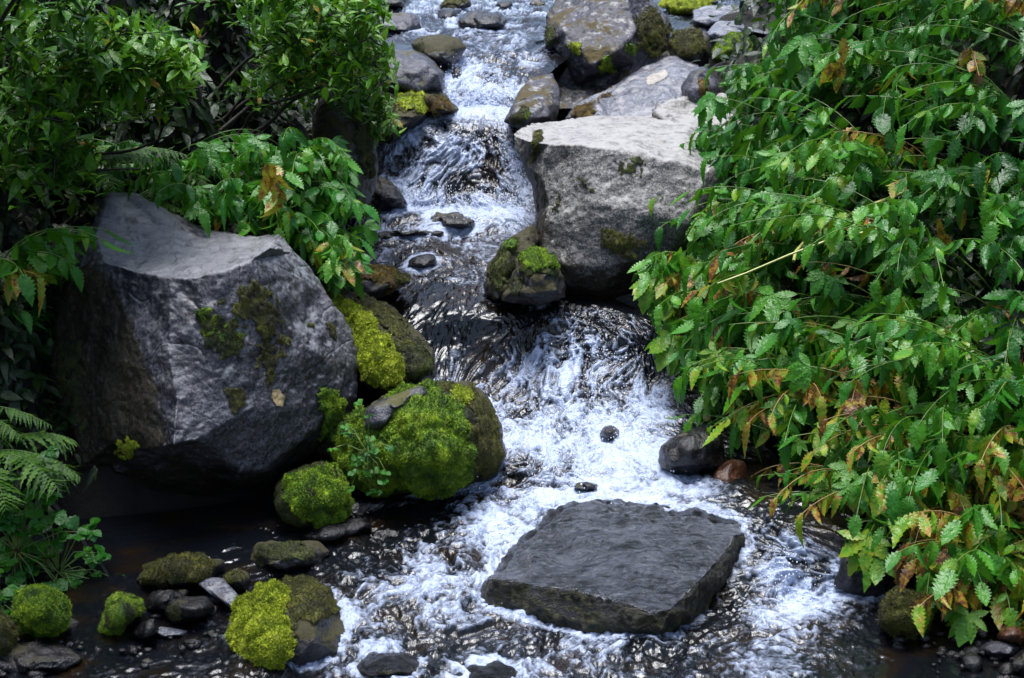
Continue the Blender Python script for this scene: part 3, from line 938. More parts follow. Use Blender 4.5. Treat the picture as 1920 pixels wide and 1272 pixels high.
        ar = np.linalg.norm(np.cross(mv[mf[:, 1]] - mv[mf[:, 0]], mv[mf[:, 2]] - mv[mf[:, 0]]), axis=1) / 2
        nt_ = max(3, int(min(14000, ar.sum() / (0.0036 ** 2) * dens)))
        rg = np.random.default_rng(100 + mi + seed)
        pick = rg.choice(len(mf), nt_, p=ar / ar.sum())
        b = rg.dirichlet((1, 1, 1), nt_)
        tp = (mv[mf[pick]] * b[:, :, None]).sum(1)
        mn_ = vnormals(mv, mf)
        tn = nrm(mn_[mf[pick]].mean(1))
        tv, tf, tt = tufts(tp, tn, min(0.0062, max(0.004, hh * 0.4)), seed + mi)
        mt = np.clip(0.35 + 0.3 * fbm3(mv * 60, 2, 3), 0, 1)
        mesh('moss', np.concatenate([mv, tv]), np.concatenate([mf, tf + len(mv)]), [M[mm]], root,
             attrs={'tint': np.concatenate([mt, tt])}, origin=org)
    for si, (poly, mm) in enumerate(spots):
        ju = pu + 1.2 * fbm3(vf * 30, 2, 170 + si); jv = pv + 1.2 * fbm3(vf * 30 + 50, 2, 180 + si)
        ins_ = inpoly(ju, jv, poly)
        sf_i = np.where(ins_[f].all(1))[0]
        if len(sf_i) < 3: continue
        used, inv = np.unique(f[sf_i], return_inverse=True)
        mesh('lichen', vf[used] + nf[used] * 0.0025, inv.reshape(-1, 3), [M[mm]], root, origin=org)
    return root


def el(cu, cv, ru, rv, n=11, j=0.1, seed=0, a0=0.0):
    rg = random.Random(seed)
    return [(cu + ru * math.cos(a0 + 2 * math.pi * k / n) * (1 + rg.uniform(-j, j)),
             cv + rv * math.sin(a0 + 2 * math.pi * k / n) * (1 + rg.uniform(-j, j))) for k in range(n)]

#ROCKS_BEGIN
# the big boulder on the near bank
rock('boulder', 'huge angular grey boulder with a hollowed pale top, propped over the dark shallows', 'hero',
     [(206,370,5.78),(262,374,5.80),(330,408,5.80),(400,436,5.78),(470,448,5.72),(520,444,5.62),(546,474,5.52),(600,545,5.50),(654,622,5.50),(670,682,5.48),
      (660,745,5.42),(636,800,5.42),(590,850,5.46),(520,930,5.50),(420,985,5.52),(280,1000,5.50),(170,975,5.45),(105,905,5.42),(90,800,5.42),(98,690,5.45),(112,570,5.50),(140,500,5.52),(180,440,5.60)],
     inner=[(195,490,5.34),(255,508,5.24),(322,522,5.17),(368,518,5.14),(420,508,5.14),(470,488,5.20),(505,465,5.30),
            (262,415,5.68),(300,445,5.62),(400,470,5.50),(330,475,5.44),(440,465,5.52),(250,470,5.48),
            (240,600,5.22),(288,715,5.04),(326,835,4.88),(312,640,5.06),(330,750,4.97),
            (368,826,4.94),(412,857,5.02),(452,886,5.06),(500,880,5.10),(530,852,5.13),(600,800,5.24),(630,760,5.30),
            (450,640,5.09),(560,640,5.24),(620,680,5.32),(480,760,5.05),(400,720,5.02),(390,600,5.09),
            (180,650,5.32),(150,780,5.30),(210,830,5.14),(140,885,5.24),(270,845,5.02),
            (330,880,5.14),(440,920,5.34),(520,885,5.28),(300,930,5.32),(200,900,5.26)],
     thick=0.45, res=0.009, smooth=1.1, rough=0.0085, seed=1, cat='boulder',
     moss=[([(370,578),(400,570),(415,600),(440,600),(452,640),(440,668),(415,685),(392,668),(378,630)], 'moss_dark', .007, 1.0, 18),
           ([(372,590),(395,578),(400,620),(388,640)], 'moss_bright', .007, 1.0, 16),
           ([(418,608),(446,604),(448,650),(425,660)], 'moss_bright', .007, 1.0, 17),
           ([(450,540),(482,532),(505,575),(528,562),(540,602),(520,615),(512,645),(520,705),(500,716),(488,660),(465,605)], 'moss_olive', .007, 1.0, 20),
           ([(516,600),(540,625),(538,655),(522,645)], 'moss_olive', .007, 1.0, 16),
           ([(418,725),(450,722),(455,765),(436,775),(424,760)], 'moss_olive', .006, .7, 8),
           ([(612,605),(632,618),(628,635),(615,628)], 'moss_olive', .008, 1, 4),
           ([(570,600),(590,610),(588,620),(572,614)], 'moss_olive', .006, 1, 4),
           ([(495,690),(515,690),(512,718),(500,716)], 'moss_olive', .008, 1, 5),
           ([(590,730),(635,735),(632,790),(605,820),(595,780)], 'moss_bright', .014, 1, 8),
           ([(215,825),(265,820),(262,848),(225,848)], 'moss_yellow', .007, .8, 10),
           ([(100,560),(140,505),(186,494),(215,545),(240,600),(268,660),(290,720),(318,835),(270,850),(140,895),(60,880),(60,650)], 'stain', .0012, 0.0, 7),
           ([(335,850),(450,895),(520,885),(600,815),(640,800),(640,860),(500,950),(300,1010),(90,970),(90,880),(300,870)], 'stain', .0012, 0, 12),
           ([(112,640),(150,640),(165,800),(120,815)], 'moss_dark', .006, .6, 22)],
     spots=[([(508,730),(522,728),(534,745),(530,762),(516,762),(507,748)], 'lichen_spot')])
# pale boulder across the stream
rock('boulder', 'big pale flat-topped boulder overhanging the stream opposite the willow bank', 'white',
     [(967,256,6.75),(1003,238,6.95),(1090,226,7.1),(1215,222,7.15),(1300,225,7.1),(1380,260,6.9),(1400,420,6.6),(1330,560,6.5),(1240,605,6.45),(1180,606,6.42),(1130,582,6.36),(1060,560,6.32),(1012,520,6.35),(1000,455,6.45),(1010,400,6.5),(1003,350,6.55),(985,310,6.6),(972,285,6.65)],
     inner=[(990,264,6.48),(1030,270,6.36),(1100,272,6.30),(1180,280,6.27),(1260,300,6.25),(1330,320,6.28),
            (1015,330,6.36),(1030,385,6.30),(1018,430,6.26),(1110,380,6.20),(1200,400,6.15),(1290,420,6.15),
            (1020,490,6.20),(1080,500,6.16),(1150,500,6.14),(1190,480,6.14),(1130,545,6.22),(1180,555,6.30),(1060,535,6.2),(1250,500,6.2)],
     thick=0.5, res=0.013, smooth=1.2, rough=0.008, seed=2, cat='boulder',
     moss=[([(1000,250),(1016,250),(1012,300),(998,310)], 'moss_olive', .008, 1, 5),
           ([(985,310),(1012,330),(1030,400),(1035,460),(1120,520),(1215,490),(1260,560),(1200,610),(1060,570),(990,490),(1000,400)], 'stain', .0012, 0, 12),
           ([(1040,360),(1050,350),(1062,380),(1045,400)], 'moss_olive', .005, .8, 14), ([(1150,300),(1200,305),(1190,325),(1140,318)], 'moss_dark', .004, .7, 14),
           ([(1115,435),(1190,428),(1215,455),(1190,478),(1150,475),(1120,455)], 'moss_olive', .012, 1, 12),
           ([(1070,330),(1100,340),(1120,360),(1100,355),(1075,345)], 'moss_dark', .005, 1, 12)])
rock('slanting_slab', 'blue-grey slab leaning behind the pale boulder with a round cream lichen spot', 'blue',
     [(1062,222,7.55),(1085,196,7.62),(1140,165,7.75),(1210,122,7.95),(1275,100,8.1),(1308,122,8.0),(1325,150,7.8),(1310,182,7.6),(1270,192,7.5),(1225,220,7.4),(1140,228,7.42)],
     inner=[(1120,200,7.52),(1200,170,7.6),(1270,145,7.7),(1300,160,7.62),(1240,195,7.46)], thick=.4, res=.016, smooth=1, rough=.008, seed=3,
     moss=[([(1062,225),(1080,200),(1135,180),(1150,165),(1140,190),(1110,195),(1118,215),(1095,226)], 'moss_orange', .008, .8, 8)],
     spots=[([(1210,148),(1225,138),(1245,132),(1256,135),(1248,148),(1225,160),(1212,160)], 'pale_spot')])
rock('flat_stone', 'pale rounded stone at the back edge of the flat-topped boulder under leaves', 'white',
     [(1228,215,7.2),(1240,195,7.35),(1290,182,7.45),(1350,178,7.45),(1400,200,7.35),(1410,300,7.0),(1330,300,6.9),(1260,240,7.0)], thick=.3, bulge=.1, seed=4)
rock('cliff_rock', 'tall dark rock with white and yellow lichen at the top of the stream', 'lichen',
     [(1020,84,8.13),(1028,30,8.38),(1050,4,8.58),(1075,-40,8.78),(1190,-40,8.68),(1215,0,8.58),(1250,40,8.48),(1252,85,8.28),(1235,115,8.08),(1160,165,7.88),(1090,205,7.73),(1045,205,7.78),(1040,160,7.98),(1060,125,7.98),(1040,92,8.08)],
     inner=[(1060,60,8.00),(1120,20,8.10),(1178,0,8.13),(1195,55,7.98),(1160,95,7.83),(1112,122,7.80),(1085,88,7.88),(1060,84,7.93),(1220,70,8.08),(1130,150,7.98),(1080,165,8.00),(1190,120,7.98)],
     thick=.5, res=.018, smooth=.8, rough=.014, seed=5, cat='rock',
     moss=[([(1198,20),(1225,25),(1252,50),(1246,95),(1215,105),(1195,70)], 'moss_olive', .014, .7, 10),
           ([(1180,75),(1200,85),(1190,110),(1175,100)], 'moss_bright', .01, .7, 8),
           ([(1066,80),(1088,85),(1092,105),(1075,98)], 'moss_yellow', .01, .7, 4),
           ([(1122,115),(1148,100),(1150,140),(1128,140)], 'moss_bright', .01, .6, 6),
           ([(1020,50),(1042,45),(1040,85),(1022,84)], 'moss_dark', .01, .6, 6)])
rock('rock', 'small dark triangular rock beside the white pool below the upper cascade', 'lichen',
     [(946,228,7.25),(958,200,7.35),(975,168,7.50),(1000,146,7.60),(1036,138,7.65),(1048,165,7.55),(1045,200,7.40),(1035,228,7.30),(985,244,7.20)], thick=.25, bulge=.14, rough=.008, res=.014, seed=6,
     moss=[([(950,226),(985,190),(1000,200),(985,235)], 'moss_dark', .006, .8, 8), ([(980,215),(995,213),(992,226),(980,224)], 'moss_bright', .007, 1, 3)])
# rocks at the head, far side
rock('slab', 'flat pale slab lying topmost among the rocks at the head of the stream', 'blue', [(1300,22),(1330,12),(1420,8),(1440,20),(1420,40),(1330,48),(1302,40)], d=8.8, lean=9, bulge=.05, thick=.3, res=.02, rough=.008, seed=7)
rock('slab', 'overhanging pale slab above the black hollow near the leaves', 'blue', [(1322,66),(1345,44),(1400,32),(1450,28),(1490,50),(1470,72),(1400,60),(1345,74)], d=8.35, lean=9, bulge=.08, thick=.4, res=.02, rough=.008, seed=8)
rock('rock', 'dark block propping the overhanging slab', 'wet', [(1318,72),(1350,62),(1470,60),(1520,90),(1500,150),(1330,135),(1300,100)], d=8.75, lean=1, bulge=-.1, thick=.3, seed=9)
rock('mossy_rock', 'bright moss cushion under the overhanging slab', 'mossrock', el(1377, 96, 36, 27, 11, .08, 3), d=8.2, lean=1, bulge=.12, thick=.2, res=.016, seed=10,
     moss=[(el(1377, 96, 40, 30), 'moss_bright', .012, .7, 4)])
rock('mossy_rock', 'olive mossy rock between the lichen rock and the hollow', 'mossrock', [(1255,85),(1262,62),(1300,52),(1325,66),(1330,100),(1318,128),(1275,122),(1258,108)], d=8.1, lean=1.5, bulge=.14, thick=.25, res=.018, seed=11,
     moss=[([(1255,85),(1262,62),(1300,52),(1325,66),(1320,98),(1280,105)], 'moss_olive', .012, .7, 6)])
rock('mossy_rock', 'yellow mossy rock cut by the top edge of the view beside the slabs', 'mossrock', [(1240,10),(1262,-12),(1320,-14),(1345,4),(1320,24),(1262,26)], lean=4, bulge=.12, thick=.3, res=.02, seed=12,
     moss=[([(1240,10),(1262,-12),(1320,-14),(1345,4),(1320,26),(1262,26)], 'moss_yellow', .012, .6, 5)])
rock('rock', 'grey stone half hidden where leaves meet the hollow', 'grey', [(1358,132),(1375,110),(1400,106),(1440,108),(1500,100),(1540,110),(1545,150),(1400,160)], d=7.9, lean=2, bulge=.1, thick=.3, seed=13)
rock('rock', 'dark wet rock in the side trickle behind the slanting slab', 'wet', [(1218,108),(1250,90),(1310,120),(1330,160),(1310,190),(1250,130)], d=8.05, lean=1, bulge=.05, thick=.25, seed=14)
rock('rock', 'slate grey rock face between slanting slab and leaves', 'grey', [(1278,168),(1300,135),(1322,132),(1345,165),(1340,205),(1290,205)], d=7.45, lean=1, bulge=.1, thick=.25, seed=15,
     moss=[([(1305,150),(1326,146),(1335,180),(1312,182)], 'moss_orange', .008, .8, 5)])
# rocks at the head, near side
rock('rock', 'smooth grey wedge rock under the willow beside the third cascade', 'grey', [(718,170),(715,120),(738,98),(775,98),(812,118),(832,140),(830,172),(790,185)], lean=1.6, bulge=.16, thick=.35, res=.016, rough=.008, seed=16)
rock('rock', 'round dark rock splitting the stream above the third cascade', 'mossrock', [(768,82),(785,68),(820,64),(858,72),(875,88),(862,112),(848,130),(815,128),(785,110)], lean=1.6, bulge=.16, thick=.3, res=.016, rough=.009, seed=17,
     moss=[([(772,84),(800,76),(800,105),(782,104)], 'moss_dark', .008, .8, 6)])
rock('rock', 'flat dark rock at the bank below the overhanging willow twigs', 'grey', [(700,40),(730,26),(775,30),(785,50),(765,62),(725,62)], lean=4, bulge=.1, thick=.3, seed=18)
rock('rock', 'pale wet plate wedged behind the willow twigs', 'blue', [(700,38),(720,34),(765,54),(760,62),(705,50)], lean=2, bulge=.04, thick=.1, rough=.004, seed=19)
rock('rock', 'dark stone under the top edge of the view near the willow', 'wet', [(705,-8),(730,-14),(760,-8),(758,14),(720,18)], lean=3, bulge=.1, thick=.3, seed=20)
rock('mossy_rock', 'small moss-topped stone in the riffle at the very top', 'mossrock', [(822,14),(838,0),(862,-5),(880,2),(880,14),(850,20)], lean=4, bulge=.08, thick=.2, res=.02, seed=21,
     moss=[([(820,14),(838,0),(866,-6),(884,2),(872,6),(840,14)], 'moss_olive', .01, .6, 3)])
rock('rock', 'black pebble breaking the riffle below the moss-topped stone', 'wet', [(822,30),(832,19),(850,20),(856,32),(842,40),(826,40)], lean=3, bulge=.06, thick=.12, res=.018, seed=22)
rock('rock', 'long low rounded stone washed over in the upper riffle', 'wet', [(860,46),(870,26),(900,22),(935,24),(950,36),(944,50),(900,54)], lean=4, bulge=.08, thick=.2, res=.018, seed=23)
rock('rock', 'small dark rock at the top edge of the riffle mid-stream', 'wet', [(925,12),(935,2),(955,2),(962,12),(945,18)], lean=3, bulge=.05, thick=.12, seed=24)
rock('rock', 'flat pebble at the top edge beside the lichen rock', 'grey', [(990,10),(1000,0),(1020,0),(1028,9),(1010,15)], d=9.9, lean=3, bulge=.05, thick=.12, seed=25)
rock('rock', 'dark stone poking out of the third cascade', 'wet', [(843,142),(850,128),(862,124),(868,136),(862,150),(850,152)], lean=1, bulge=.05, thick=.1, seed=26)
rock('mossy_rock', 'yellow-brown mossy rock at the lip of the second fall', 'mossrock', [(700,262),(705,215),(740,178),(790,168),(830,180),(858,206),(845,214),(800,218),(770,245),(730,275)], lean=2.2, bulge=.18, thick=.35, res=.014, rough=.009, seed=27,
     moss=[([(742,182),(785,172),(810,195),(790,215),(765,210),(745,205)], 'moss_yellow', .012, .8, 10),
           ([(800,178),(832,184),(856,206),(815,214),(800,205)], 'moss_orange', .006, .8, 6),
           ([(700,220),(740,200),(750,240),(715,270),(700,262)], 'moss_dark', .012, .8, 10)])
rock('mossy_rock', 'tall black mossy rock wall on the bank beside the second fall', 'mossrock', [(600,390),(590,280),(600,190),(645,140),(678,165),(692,240),(705,300),(698,350),(682,388),(640,410)], d=6.75, lean=.6, bulge=.16, thick=.4, res=.014, rough=.012, seed=28,
     moss=[([(655,170),(680,190),(692,245),(702,300),(690,350),(668,300)], 'moss_dark', .012, .8, 12)])
# steps of the middle run
rock('rock', 'flat dark ledge washed by the middle run under the second fall', 'wet', [(690,440),(720,428),(800,430),(830,436),(828,444),(760,448),(700,452)], lean=1.2, bulge=.05, thick=.15, res=.015, seed=29)
rock('rock', 'low washed stone below the second fall, nearest its foot', 'wet', [(795,418),(815,402),(860,400),(890,415),(885,425),(830,428)], lean=2, bulge=.05, thick=.15, res=.015, seed=30)
rock('rock', 'small dark stone in the middle run near the mossy ledge', 'wet', [(760,498),(770,484),(800,480),(815,490),(800,502),(775,506)], lean=2, bulge=.05, thick=.12, res=.014, seed=31)
rock('rock', 'round wet rock domed under thin falling water beside the black mossy wall', 'wet', [(688,392),(692,350),(708,328),(728,335),(750,355),(768,385),(740,400)], lean=1.0, bulge=.08, thick=.2, res=.014, seed=32)
# mossy rocks of the near bank
rock('mossy_rock', 'brown mossy rock under the leaves at the bend of the middle run', 'mossrock', [(600,555),(595,515),(625,498),(680,495),(735,500),(765,520),(762,538),(715,560),(650,575)], d=6.12, lean=1.4, bulge=.16, thick=.3, res=.012, rough=.01, seed=33,
     moss=[([(640,502),(735,500),(766,522),(740,545),(690,530),(650,525)], 'moss_orange', .008, .9, 8), ([(735,500),(765,518),(762,536),(738,530)], 'moss_olive', .012, 1, 5)])
rock('mossy_boulder', 'mossy boulder with a bright yellow moss stripe behind the grey boulder', 'mossrock', [(590,620),(598,555),(625,540),(680,552),(740,582),(785,625),(812,660),(815,700),(790,725),(755,735),(735,745),(690,735),(650,700)], d=5.62, lean=1.4, bulge=.22, thick=.35, res=.011, rough=.01, seed=34,
     moss=[([(610,548),(640,560),(690,600),(735,650),(752,690),(745,725),(715,718),(680,690),(668,640),(620,590)], 'moss_yellow', .020, 1.2, 9),
           ([(640,545),(690,555),(745,590),(775,640),(755,665),(720,620),(680,580)], 'moss_olive', .010, 1, 8),
           ([(745,640),(790,640),(812,665),(808,700),(770,715),(752,690)], 'moss_dark', .010, 1, 8)])
rock('mossy_boulder', 'round boulder padded in vivid green moss beside the white plunge pool', 'mossrock',
     [(640,830,5.3),(655,790,5.32),(700,762,5.36),(760,732,5.42),(820,716,5.46),(870,716,5.46),(910,745,5.42),(935,800,5.36),(947,850,5.32),(930,892,5.30),(880,905,5.28),(800,922,5.24),(740,925,5.25),(680,905,5.26),(645,875,5.28)],
     inner=[(690,820,5.12),(760,780,5.08),(830,750,5.18),(880,780,5.14),(905,840,5.14),(830,850,4.98),(760,860,5.0),(700,870,5.08),(860,895,5.1),(790,905,5.08),(690,778,5.2),(730,765,5.26)],
     thick=.35, res=.009, smooth=2, rough=.01, seed=35,
     moss=[([(700,775),(750,745),(800,732),(850,752),(874,815),(880,885),(850,908),(815,932),(780,915),(730,900),(722,840),(725,800)], 'moss_bright', .024, 1.3, 9),
           ([(640,790),(690,780),(750,790),(755,880),(745,922),(680,912),(638,872)], 'moss_bright', .018, 1.1, 8),
           ([(845,728),(868,728),(882,752),(870,770),(848,752)], 'moss_yellow', .018, 1.2, 5),
           ([(870,720),(912,748),(938,810),(946,850),(930,890),(890,900),(880,830),(885,780)], 'moss_olive', .008, 1, 8),
           ([(760,738),(850,718),(850,735),(800,745)], 'moss_olive', .008, 1, 6)])
rock('rock', 'small dark stone with pale wet top resting on the vivid green boulder', 'grey', [(685,802),(688,768),(720,750),(790,724),(802,738),(768,754),(742,774),(715,808)], d=5.10, lean=.9, bulge=.05, thick=.15, res=.01, rough=.005, seed=36)
rock('mossy_rock', 'mossy cushion in the gap between the grey boulder and the vivid green boulder', 'mossrock', [(600,800),(605,760),(630,735),(660,770),(668,820),(655,860),(620,880),(598,850)], d=5.42, lean=.8, bulge=.12, thick=.25, res=.011, seed=37,
     moss=[([(604,760),(630,736),(640,770),(625,800),(608,800)], 'moss_bright', .014, 1, 6), ([(600,800),(640,790),(662,830),(640,870),(605,860)], 'moss_dark', .012, 1, 8)])
rock('mossy_rock', 'round green moss mound standing in dark shallows under the vivid boulder', 'mossrock', [(518,950),(524,912),(548,888),(590,876),(632,892),(653,928),(648,965),(612,986),(560,984),(528,972)], z=.05, lean=.8, bulge=.16, thick=.3, res=.010, rough=.012, seed=38,
     moss=[([(518,948),(524,912),(548,888),(590,876),(632,892),(655,928),(650,968),(612,990),(560,988),(528,974)], 'moss_dark', .010, 1.1, 8),
           ([(530,915),(562,880),(615,878),(652,915),(652,962),(610,982),(560,970),(535,945)], 'moss_bright', .018, 1.2, 10)])
rock('rock', 'dark submerged ledge beside the green moss mound', 'wet', [(560,1005),(600,985),(680,975),(700,985),(650,1010),(590,1020)], z=.05, lean=1.5, bulge=.06, thick=.2, seed=39)
rock('mossy_rock', 'flat dark mossy stone washed by ripples below the moss mound', 'mossrock', [(468,1050),(480,1022),(520,1016),(590,1020),(615,1035),(600,1062),(540,1072),(485,1070)], z=.02, lean=1.2, bulge=.1, thick=.2, res=.013, seed=40,
     moss=[([(475,1045),(490,1022),(570,1020),(590,1045),(530,1055)], 'moss_dark', .008, .7, 6)])
rock('mossy_rock', 'long low bed of dull moss in the shade under the grey boulder', 'mossrock', [(255,1090),(270,1060),(320,1042),(380,1045),(410,1060),(395,1082),(330,1098)], z=.02, lean=1.4, bulge=.12, thick=.25, res=.013, seed=41,
     moss=[([(258,1088),(270,1060),(320,1042),(380,1046),(405,1062),(385,1082),(330,1096)], 'moss_olive', .012, .9, 6)])
rock('mossy_rock', 'small dark mossy stone just above the pale wet plate', 'mossrock', [(415,1092),(425,1075),(450,1068),(470,1080),(465,1100),(435,1108)], z=.01, lean=1, bulge=.08, thick=.15, res=.012, seed=42,
     moss=[([(418,1090),(428,1076),(450,1070),(466,1082),(445,1096)], 'moss_olive', .006, 1, 4)])
rock('flat_stone', 'pale wet plate-like stone tilted on the dark shallows rocks', 'blue', [(370,1095),(385,1085),(415,1086),(445,1115),(452,1140),(440,1144),(410,1125)], z=.03, lean=2.2, bulge=.03, thick=.1, res=.01, rough=.004, seed=43)  # pale blue-grey: the wet reflection is put into the stone's colour
rock('rock', 'blocky black rock with moss streak below the pale wet plate', 'wet', [(308,1150),(312,1128),(345,1118),(385,1120),(400,1140),(385,1160),(330,1172)], z=.0, lean=.8, bulge=.1, thick=.18, res=.011, rough=.006, seed=44,
     moss=[([(312,1135),(340,1130),(345,1160),(325,1166)], 'moss_dark', .005, .8, 2)])
rock('rock', 'dark glossy stone behind the blocky black rock', 'wet', [(275,1140),(285,1112),(320,1104),(350,1110),(345,1130),(310,1150)], z=.01, lean=1, bulge=.08, thick=.15, res=.012, seed=45)
rock('rock', 'flat wet stone lying lowest among the dark shallows rocks', 'blue', [(285,1185),(300,1172),(330,1176),(355,1182),(345,1194),(305,1196)], z=.0, lean=2, bulge=.03, thick=.08, res=.01, rough=.003, seed=46)
rock('rock', 'brown sunken rock beside the loose moss tuft', 'wet', [(235,1195),(250,1165),(285,1150),(310,1175),(300,1200),(262,1212)], z=.0, lean=.8, bulge=.06, thick=.15, seed=47)
rock('mossy_rock', 'loose moss tuft on a stone in the dark shallows', 'mossrock', [(192,1180),(205,1130),(225,1112),(262,1128),(272,1142),(245,1165),(215,1190)], z=.0, lean=.8, bulge=.1, thick=.15, res=.011, seed=48,
     moss=[([(196,1180),(206,1130),(228,1112),(262,1128),(272,1142),(245,1160),(215,1190)], 'moss_bright', .010, .8, 9)])
rock('mossy_rock', 'egg-shaped moss ball at the foot of the small-leaved plant', 'mossrock', [(35,1150),(40,1115),(65,1100),(95,1112),(117,1145),(115,1170),(80,1178),(48,1172)], z=.02, lean=.7, bulge=.14, thick=.2, res=.01, seed=49,
     moss=[([(35,1150),(40,1115),(65,1100),(95,1112),(119,1145),(116,1172),(80,1180),(48,1174)], 'moss_bright', .015, 1.2, 4)])
rock('mossy_rock', 'dark moss lump cut off by the frame edge below the small-leaved plant', 'mossrock', [(-40,1200),(-30,1150),(5,1158),(22,1180),(15,1220),(-20,1235)], z=.0, lean=.7, bulge=.1, thick=.2, res=.013, seed=50,
     moss=[([(-40,1200),(-30,1150),(5,1158),(24,1180),(15,1222),(-20,1236)], 'moss_olive', .012, .8, 6)])
rock('rock', 'long black flat stone in the still corner of the pool', 'wet', [(-30,1250),(0,1215),(60,1200),(130,1212),(160,1235),(130,1258),(40,1268)], z=-.01, lean=1.6, bulge=.05, thick=.2, seed=51)
rock('mossy_rock', 'mossy rock in the front shallows, bright moss on one half, rusty on the other', 'mossrock',
     [(442,1190,4.36),(448,1130,4.42),(480,1105,4.48),(530,1090,4.54),(575,1082,4.58),(612,1105,4.54),(642,1150,4.46),(655,1185,4.38),(640,1230,4.28),(560,1255,4.20),(490,1258,4.18),(458,1240,4.22)],
     inner=[(500,1130,4.32),(560,1115,4.40),(600,1150,4.30),(480,1180,4.20),(545,1190,4.16),(600,1205,4.20),(500,1230,4.14),(560,1232,4.16)], thick=.25, res=.008, smooth=2, rough=.008, seed=52,
     moss=[([(442,1190),(450,1132),(490,1108),(540,1105),(548,1130),(530,1150),(545,1185),(540,1225),(500,1250),(460,1240)], 'moss_yellow', .020, 1.4, 7),
           ([(535,1095),(575,1082),(612,1105),(640,1150),(590,1165),(550,1165),(535,1140)], 'moss_olive', .010, 1.1, 6)])
# the washed slab in mid-stream
rock('washed_slab', 'broad dark slab in mid-stream with water sliding over its tilted top', 'slab',
     [(q[0], q[1], float(D(q[1], q[2]))) for q in
      [(898,1156,.0),(902,1120,.03),(908,1090,.055),(938,1062,.09),(958,1036,.11),(985,1012,.13),(1018,984,.15),(1042,962,.165),(1066,946,.172),(1110,940,.18),(1148,934,.18),(1182,938,.18),(1235,943,.18),(1272,956,.175),(1305,960,.17),(1352,974,.16),(1386,984,.152),(1399,1004,.13),(1394,1036,.09),(1385,1062,.055),(1366,1098,.02),(1348,1128,.0),(1325,1168,-.02),(1308,1190,-.035),(1270,1216,-.05),(1190,1218,-.05),(1080,1203,-.04),(980,1182,-.03)]],
     inner=[(q[0], q[1], float(D(q[1], q[2]))) for q in
      [(925,1085,.10),(1000,1095,.105),(1080,1108,.105),(1150,1128,.10),(1220,1148,.095),(1262,1140,.10),(1300,1100,.125),(1345,1050,.135),(1378,1005,.155),
       (1000,1040,.145),(1100,1000,.182),(1200,1000,.178),(1300,1010,.165),(1150,1070,.142),(1250,1080,.138),(1060,1060,.125),(1180,1035,.168)]] +
      [(915,1135,float(D(1090,.10))+.02),(1010,1150,float(D(1098,.105))-.015),(1090,1165,float(D(1112,.105))-.02),(1170,1183,float(D(1132,.10))-.02),(1240,1190,float(D(1148,.095))-.01),(1300,1155,float(D(1120,.11))+.01),(1350,1090,float(D(1060,.135))+.02)],
     thick=.3, res=.009, smooth=2.2, rough=.014, seed=53, cat='slab', film=True)
rock('rock', 'small black stone parting the foam just above the washed slab', 'wet', [(1072,915),(1080,903),(1100,899),(1122,908),(1125,920),(1100,926)], lean=1, bulge=.06, thick=.1, res=.009, rough=.005, seed=54)
rock('rock', 'dark pebble poking out of the white plunge pool', 'wet', [(1125,815),(1133,803),(1148,800),(1160,808),(1158,820),(1140,825)], lean=1, bulge=.06, thick=.1, res=.009, rough=.005, seed=55)
rock('mossy_rock', 'leaning dark mossy rock tucked against the upstream foot of the pale boulder', 'mossrock', [(918,545),(922,500),(940,462),(970,435),(1000,418),(1012,450),(1000,490),(980,530),(960,560),(930,562)], d=6.18, lean=1.1, bulge=.14, thick=.25, res=.012, seed=56,
     moss=[([(920,540),(925,495),(945,460),(965,465),(960,510),(940,560)], 'moss_dark', .012, .9, 8), ([(942,462),(968,448),(965,468),(945,475)], 'moss_bright', .010, .9, 4)])
rock('mossy_rock', 'low rock with a green moss cap in front of the pale boulder', 'mossrock', [(945,560),(958,520),(975,490),(1000,470),(1035,478),(1050,505),(1062,560),(1010,572)], d=6.02, lean=1.0, bulge=.12, thick=.25, res=.012, seed=57,
     moss=[([(975,488),(1000,470),(1036,478),(1046,505),(1015,515),(985,508)], 'moss_bright', .014, 1, 5), ([(948,556),(965,515),(985,515),(975,550)], 'moss_dark', .010, .9, 6)])
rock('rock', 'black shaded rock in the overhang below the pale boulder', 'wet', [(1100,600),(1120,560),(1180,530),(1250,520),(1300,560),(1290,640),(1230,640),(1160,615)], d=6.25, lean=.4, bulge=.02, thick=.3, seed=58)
# far side toe
rock('rock', 'dark wet rock between the plunge pool and the reddish stone', 'wet', [(1235,862),(1245,835),(1275,808),(1310,800),(1350,820),(1355,880),(1300,892),(1250,885)], lean=.7, bulge=.1, thick=.25, res=.013, seed=59)
rock('rock', 'reddish brown angular stone under the hanging leaves', 'rusty', [(1328,900),(1340,878),(1372,862),(1395,868),(1398,905),(1372,935),(1335,932)], d=5.15, lean=.8, bulge=.08, thick=.2, res=.012, rough=.005, smooth=1, seed=60)
rock('rock', 'black rock hung with drooping leaves behind the side fall', 'wet', [(1380,1000),(1388,955),(1410,925),(1480,915),(1560,940),(1640,985),(1662,1060),(1620,1085),(1560,1070),(1500,1042),(1440,1022)], d=5.2, lean=.8, bulge=.06, thick=.35, res=.015, seed=61)
rock('rock', 'black rock at the far end of the side fall', 'wet', [(1560,1100),(1570,1045),(1600,1015),(1650,1010),(1690,1060),(1680,1115),(1610,1118)], lean=.6, bulge=.05, thick=.25, res=.014, seed=63)
rock('mossy_rock', 'moss-furred stone under the lowest yellowing leaves', 'mossrock', [(1652,1165),(1660,1130),(1690,1112),(1730,1120),(1740,1160),(1715,1188),(1675,1188)], z=.01, lean=.6, bulge=.12, thick=.2, res=.011, seed=64,
     moss=[([(1652,1165),(1660,1130),(1690,1112),(1730,1120),(1742,1160),(1715,1190),(1675,1190)], 'moss_olive', .012, 1, 5)])
